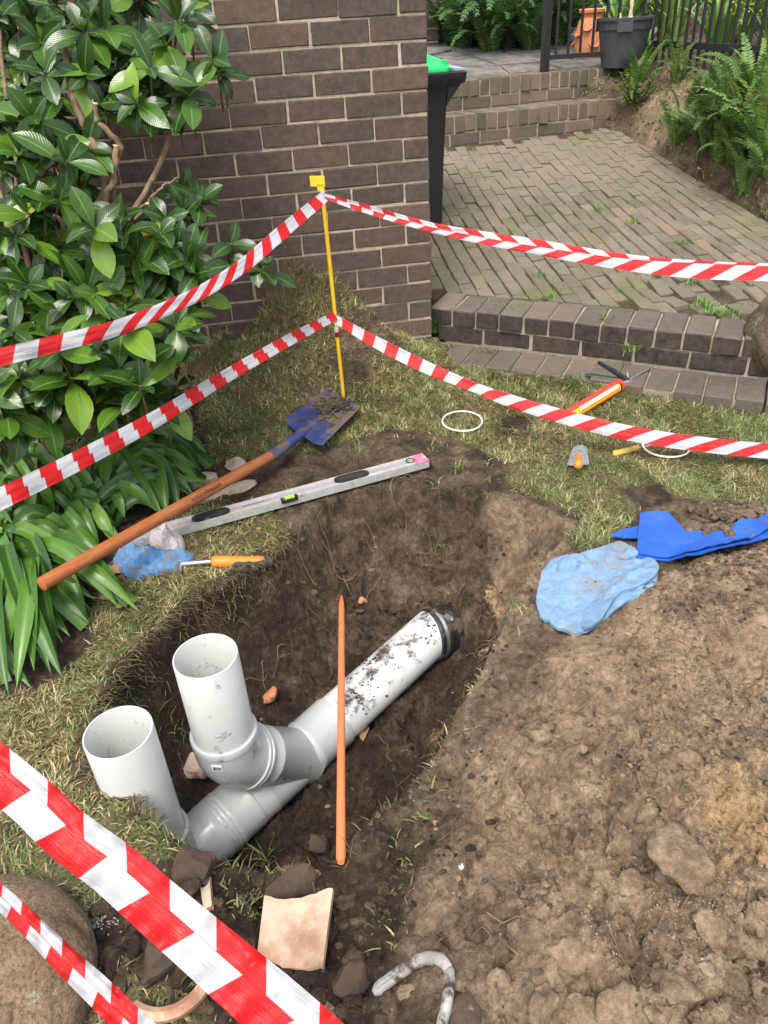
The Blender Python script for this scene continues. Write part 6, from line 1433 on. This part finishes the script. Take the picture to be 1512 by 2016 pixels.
shard('pipe_shard', [gp(396, 1745, .02), gp(416, 1738, .024), gp(420, 1790, .02), gp(404, 1800, .02)], .004, .010, 'small cream shard edge showing above the wide tape', seed=6)
# lime powder on the rim: a scatter of pale crumbs
V = []; F = []; nb = 0
for k in range(700):
    p = on(rng.normal(175, 30), rng.normal(1796, 20)); s = rng.uniform(.0006, .0018); a, b = lv[k % 6]; V.append(a * s * [1.4, 1.4, .6] + p + [0, 0, .004]); F.append(b + nb); nb += len(a)
for k in range(1100):
    p = on(rng.normal(1330, 80), rng.normal(1790, 75)); s = rng.uniform(.0006, .0020); a, b = lv[k % 6]; V.append(a * s + p + [0, 0, .003]); F.append(b + nb); nb += len(a)
me = numpy_mesh('white_crumbs', np.concatenate(V), np.concatenate(F), smooth=False); me.materials.append(simple('lime', (.34, .32, .29), .95)); tag(link('white_crumbs', me), kind='stuff')

# ================================================================== STRAPPY CLUMPS BY THE SHRUB
def strap_world(parent, base, tip, h, W, seed):
    r = random.Random(seed); n = 14; d = (tip - base) * [1, 1, 0]; sd = unit(np.array([-d[1], d[0], 0])); bend = r.uniform(-.10, .10); P = []
    for i in range(n):
        f = i / (n - 1); q = f ** .85; p = base * (1 - q) + tip * q; p = p + np.array([0, 0, h * 4 * (f * (1 - f)) ** 1.0 * (1.15 - .3 * f)]) + sd * bend * np.linalg.norm(d) * math.sin(f * 3.1) ; P.append(p)
    P = np.array(P); T = np.gradient(P, axis=0); T /= np.linalg.norm(T, axis=1)[:, None]; G = []; UV = []; tw = r.uniform(-.5, .5); L = np.linalg.norm(np.diff(P, axis=0), axis=1).sum()
    blunt = r.random() < .12
    for i in range(n):
        f = i / (n - 1); s_ = unit(np.cross(T[i], unit([.05, -.62, .78])) + 1e-6); s_ = s_ if s_ @ sd > 0 else -s_; nn = np.cross(s_, T[i]); nn = nn if nn[2] > 0 else -nn
        a = tw * f; s2 = s_ * math.cos(a) + nn * math.sin(a); n2 = nn * math.cos(a) - s_ * math.sin(a)
        w = W * min(1, .5 + 1.3 * f) * (1 if blunt else (1 - max(0, (f - .68) / .32) ** 2.2)) + .001
        G.append([P[i] + s2 * w * .5 * k + n2 * w * (.16 * abs(k) ** 1.5) for k in (-1, -.5, 0, .5, 1)]); UV.append([(f, k) for k in (0, .25, .5, .75, 1)])
    m_ = MB(); m_.grid(G, UV); return m_.build('leaf', 'strap_leaf', parent, smooth=179)
CA = thing('strappy_clump', tuple(on(215, 980)), 'green strappy leaved clump whose upper leaves arch right towards the shovel shaft', 'plant')
CB = thing('strappy_clump', tuple(on(25, 1100)), 'green strappy leaved clump at the left edge, hanging down to the lawn', 'plant')
sd_ = 100
def fan(T, cpx, tips, hr, Wr):
    global sd_
    tips = tips + [(a + random.uniform(-28, 28), b + random.uniform(-22, 22)) for a, b in tips + tips[::2]]
    for tx_, ty_ in tips:
        sd_ += 1; random.seed(sd_); b = at(cpx[0] + random.uniform(-45, 45), cpx[1] + random.uniform(-30, 30), -.07); t = at(tx_, ty_, -.07)
        t[2] = Hs(t[0], t[1]) + random.uniform(.015, .05); b[2] = Hs(b[0], b[1]) - .01
        L = np.linalg.norm((t - b)[:2]); strap_world(T, b, t, random.uniform(*hr) + .10 * L, random.uniform(*Wr), sd_)
fan(CA, (175, 1010), [(392,935),(372,955),(348,990),(318,1010),(330,905),(300,880),(268,870),(375,920),(300,985),(270,1000),(248,1030),(228,1075),(210,1100),(190,1070),(240,960),(170,900),(120,905),(215,890),(150,955),(285,935),(100,940),(60,925),(225,1030),(258,915),(345,965),(200,985)], (.05, .10), (.030, .044))
fan(CB, (25, 1085), [(282,1185),(202,1168),(170,1210),(140,1255),(95,1268),(92,1160),(60,1200),(62,1240),(118,1215),(100,1325),(60,1345),(30,1352),(5,1330),(130,1145),(160,1110),(70,1075),(150,1060),(95,1040),(40,1040),(10,1000),(-20,1240),(-10,1290),(110,1290),(40,1290),(190,1185),(85,1120),(55,1010),(235,1200),(25,1180),(-20,1120)], (.06, .12), (.036, .052))
fan(CA, (250, 925), [(400,960),(385,985),(352,1010),(330,1020),(300,965),(280,940),(190,925),(150,930),(300,900),(340,930),(230,970),(120,965),(200,960)], (.07, .12), (.028, .042))
fan(CB, (70, 975), [(0,930),(40,935),(100,930),(150,950),(180,985),(150,1010),(40,1000),(0,985),(110,1010),(60,1040)], (.07, .12), (.030, .045))
for k in range(16):     # low leaves under the shrub
    a = at(random.uniform(330, 400), random.uniform(890, 930), -.06); sd_ += 1
for (bx_, by_), tips in (((300, 880), [(415,915),(402,940),(408,890),(372,965),(345,985),(400,900),(392,880),(365,850),(340,835),(300,840),(380,945),(330,860),(260,850),(395,925),(385,915),(350,905),(310,925),(240,860),(360,970),(330,960),(200,880)]),):
    for tx_, ty_ in tips:
        sd_ += 1; random.seed(sd_); b = at(bx_ + random.uniform(-20, 20), by_ + random.uniform(-15, 15), -.06); t = at(tx_, ty_, -.05); t[2] = Hs(t[0], t[1]) + .03; b[2] = Hs(b[0], b[1]); strap_world(CA, b, t, random.uniform(.06, .11), random.uniform(.036, .052), sd_)
random.seed(5)
DLm = [small_leaf('dead_leaf', .085, .034, 'dead_leaf', .5, .5, 6, .8) for _ in range(2)]
for (px, py), rz_, lab in (((205,1140),.3,'large curled tan dead leaf below the rag'),((195,1185),.1,'dry brown rolled leaf on the thin grass'),((232,1204),.35,'dry tan leaf with a pointed stalk, lowest of the dead leaves'),((893,655),2.4,'yellowing leaf at the foot of the brick step'),((715,1465),1.2,'curled pale leaf lying by the white pipe'),((880,640),1.5,'dry upright leaf stuck beside the wall corner')):
    me = DLm[0].copy() if lab.startswith('large') else DLm[1]; o = bpy.data.objects.new('dead_leaf', me); COL.objects.link(o); p = on(px, py); o.location = p + [0, 0, .014]; o.rotation_euler = (random.uniform(-.4, .4), random.uniform(-.2, .2), rz_); ORG[o.name] = tuple(p); s = 1.5 if lab.startswith('large') else random.uniform(.8, 1.1); o.scale = (s, s, s); tag(o, lab, 'leaf')

# ================================================================== GLOSSY SHRUB
base = at(170, 800, -.03); base[1] = min(base[1], -.35)
SHR = thing('shrub', tuple(base), 'large glossy leaved shrub filling the left side in front of the brick wall', 'shrub')
LF = [small_leaf('leaf', random.uniform(.125, .160), random.uniform(.062, .082), 'shrub_leaf', random.uniform(.05, .5), random.uniform(.05, .28), 8, random.uniform(1.05, 1.4)) for _ in range(8)]
OUT = [(-60,-60),(375,-60),(395,60),(400,150),(380,230),(392,300),(372,372),(385,440),(400,500),(425,560),(400,610),(370,660),(352,700),(368,745),(345,795),(265,822),(190,812),(110,838),(20,892),(-60,900)]
def depth_ok(px, py, Zd):
    p = atd(px, py, Zd); return p[1] < -.13 and p[2] > Hs(p[0], p[1]) + .02
cent = []; tries = 0
while len(cent) < 160 and tries < 16000:
    tries += 1; px, py = random.uniform(-60, 430), (random.uniform(-60, 905) if random.random() < .6 else random.uniform(560, 930)) 
    if float(sdpoly(np.array(px * 1.), np.array(py * 1.), OUT)) > -8: continue
    if 150 < px < 345 and 225 < py < 415 and random.random() < .93: continue
    if any(math.hypot(px - a, py - b) < 31 for a, b, _ in cent): continue
    edge = min(1, -float(sdpoly(np.array(px * 1.), np.array(py * 1.), OUT)) / 120); Zd = random.uniform(2.28, 2.5) + .3 * (1 - edge) * random.random() + (.1 if py < 300 else 0)
    if py > 640: Zd = max(2.2, Zd - .1)
    if not depth_ok(px, py, Zd): continue
    cent.append((px, py, Zd))
for k in range(110):      # a deeper layer, seen through the gaps
    px, py = random.uniform(-60, 380), random.uniform(-60, 860)
    if float(sdpoly(np.array(px * 1.), np.array(py * 1.), OUT)) > -25: continue
    if 190 < px < 380 and 200 < py < 420: continue
    Zd = random.uniform(2.5, 2.85)
    if depth_ok(px, py, Zd): cent.append((px, py, Zd))
cent += [(430,140,2.55),(415,112,2.5),(500,505,2.62),(455,480,2.6),(515,530,2.6),(385,500,2.55),(345,640,2.3),(365,420,2.6),(395,395,2.6)]
leaves = []; tw_ = MB()
for px, py, Zd in cent:
    p = atd(px, py, Zd); out = unit(unit(CAM_POS - p) * .75 + np.array([random.gauss(.15, .35), random.gauss(0, .3), .75 + random.gauss(0, .25)]))
    stem0 = p - out * random.uniform(.07, .13) - [0, 0, .03]; tw_.tube([stem0 + [0, .02, -.05], stem0, p], [.0045, .004, .0025], 5)
    u = unit(np.cross(out, [.3, .9, .1])); w = np.cross(out, u); nl = random.randint(5, 8); a0 = random.uniform(0, 6.28)
    if px > 440: nl = 4
    for k in range(nl):
        a = a0 + k * 2.4 + random.gauss(0, .2); tier = k / nl; phi = math.radians(92 - 62 * tier + random.gauss(0, 10)); rad = u * math.cos(a) + w * math.sin(a); d = unit(out * math.cos(phi) + rad * math.sin(phi) - np.array([0, 0, .18 * (1 - tier)]))
        z_ = unit(out - d * (out @ d) + rad * 0 + np.array([random.gauss(0, .22), random.gauss(0, .22), .1])); s = random.uniform(.62, 1.15) * (1 - .35 * tier) * (.85 if Zd > 2.5 else 1)
        leaves.append((Zd, p - out * .02 * (1 - tier), d, z_, s))
leaves.sort(key=lambda l: l[0] / l[4]); lrest = MB()
for i, (_, p, d, z_, s) in enumerate(leaves):
    me = LF[i % 8]
    if i < 296:
        o = put(me, 'leaf', SHR, p, frame(d, z=z_)); o.scale = (s, s, s)
    else:
        R3 = np.array(frame(d, z=z_)); co = np.array([v_.co for v_ in me.vertices]) * s @ R3.T + p; uvm = {}
        ul = me.uv_layers[0].data
        for poly in me.polygons:
            for li in poly.loop_indices: uvm[me.loops[li].vertex_index] = tuple(ul[li].uv)
        lrest.add(co, [tuple(poly.vertices) for poly in me.polygons], [uvm[k] for k in range(len(co))])
tag(lrest.build('leaves', 'shrub_leaf', SHR, smooth=179), kind='stuff')
tag(tw_.build('twigs', 'bark', SHR, smooth=60), kind='stuff')
def branch(pts, r0, r1):
    P = lerp([atd(*p) if len(p) == 3 else np.asarray(p[:3]) for p in pts], 16); P = P + np.c_[rng.normal(0, .004, 16), rng.normal(0, .004, 16), rng.normal(0, .003, 16)]; m_ = MB(); m_.tube(P, np.linspace(r0, r1, 16), 8); m_.build('branch', 'bark', SHR, smooth=60)
B0 = (170, 830, 2.62)
for pts, r0, r1 in (([B0,(180,620,2.6),(175,440,2.55),(215,345,2.5),(180,280,2.48),(140,190,2.45),(110,60,2.45)],.020,.010),([B0,(200,560,2.62),(265,420,2.58),(310,335,2.55),(330,300,2.55),(350,200,2.55),(330,60,2.5)],.015,.006),([(225,420,2.56),(215,340,2.5),(240,290,2.5),(190,240,2.46),(188,205,2.44)],.013,.009),([(175,440,2.55),(130,350,2.48),(115,310,2.44),(120,290,2.43)],.012,.008),([(175,470,2.55),(225,355,2.5),(228,290,2.48)],.013,.011),([(60,380,2.45),(90,335,2.46),(150,290,2.48),(190,285,2.48)],.008,.006),([(265,430,2.58),(320,365,2.56),(350,350,2.55)],.006,.004),([B0,(90,650,2.55),(40,450,2.5),(20,250,2.45),(0,60,2.45)],.014,.006),([(190,575,2.55),(250,545,2.52),(262,500,2.5),(268,478,2.5)],.008,.006),([(270,415,2.58),(290,400,2.56)],.006,.004),([B0,(280,700,2.5),(340,620,2.45),(420,540,2.55),(500,510,2.6)],.011,.004)):
    branch(pts, r0, r1)
for px, py, Zd in ((188,205,2.44),(120,285,2.43),(228,288,2.48),(291,402,2.56)):
    c = atd(px, py, Zd); m_ = MB(); m_.tube([c, c + [.001, 0, .004]], .009, 8); m_.build('cut_end', 'cut_wood', SHR)
# fallen leaves in the bed under the shrub
lit = MB()
for k in range(260):
    px, py = random.uniform(-20, 420), random.uniform(660, 960); p = on(px, py)
    if p[1] > -.05: continue
    a = random.uniform(0, 6.28); d = np.array([math.cos(a), math.sin(a), random.gauss(0, .2)]); w = np.array([-d[1], d[0], random.gauss(0, .3)]); L = random.uniform(.02, .06); W = L * random.uniform(.3, .5); p = p + [0, 0, .006]
    lit.add([p - d * L * .5, p + w * W * .4 + [0, 0, .004], p + d * L * .5, p - w * W * .4], [(0, 1, 2, 3)])
tag(lit.build('leaf_litter', 'dead_leaf'), kind='stuff')
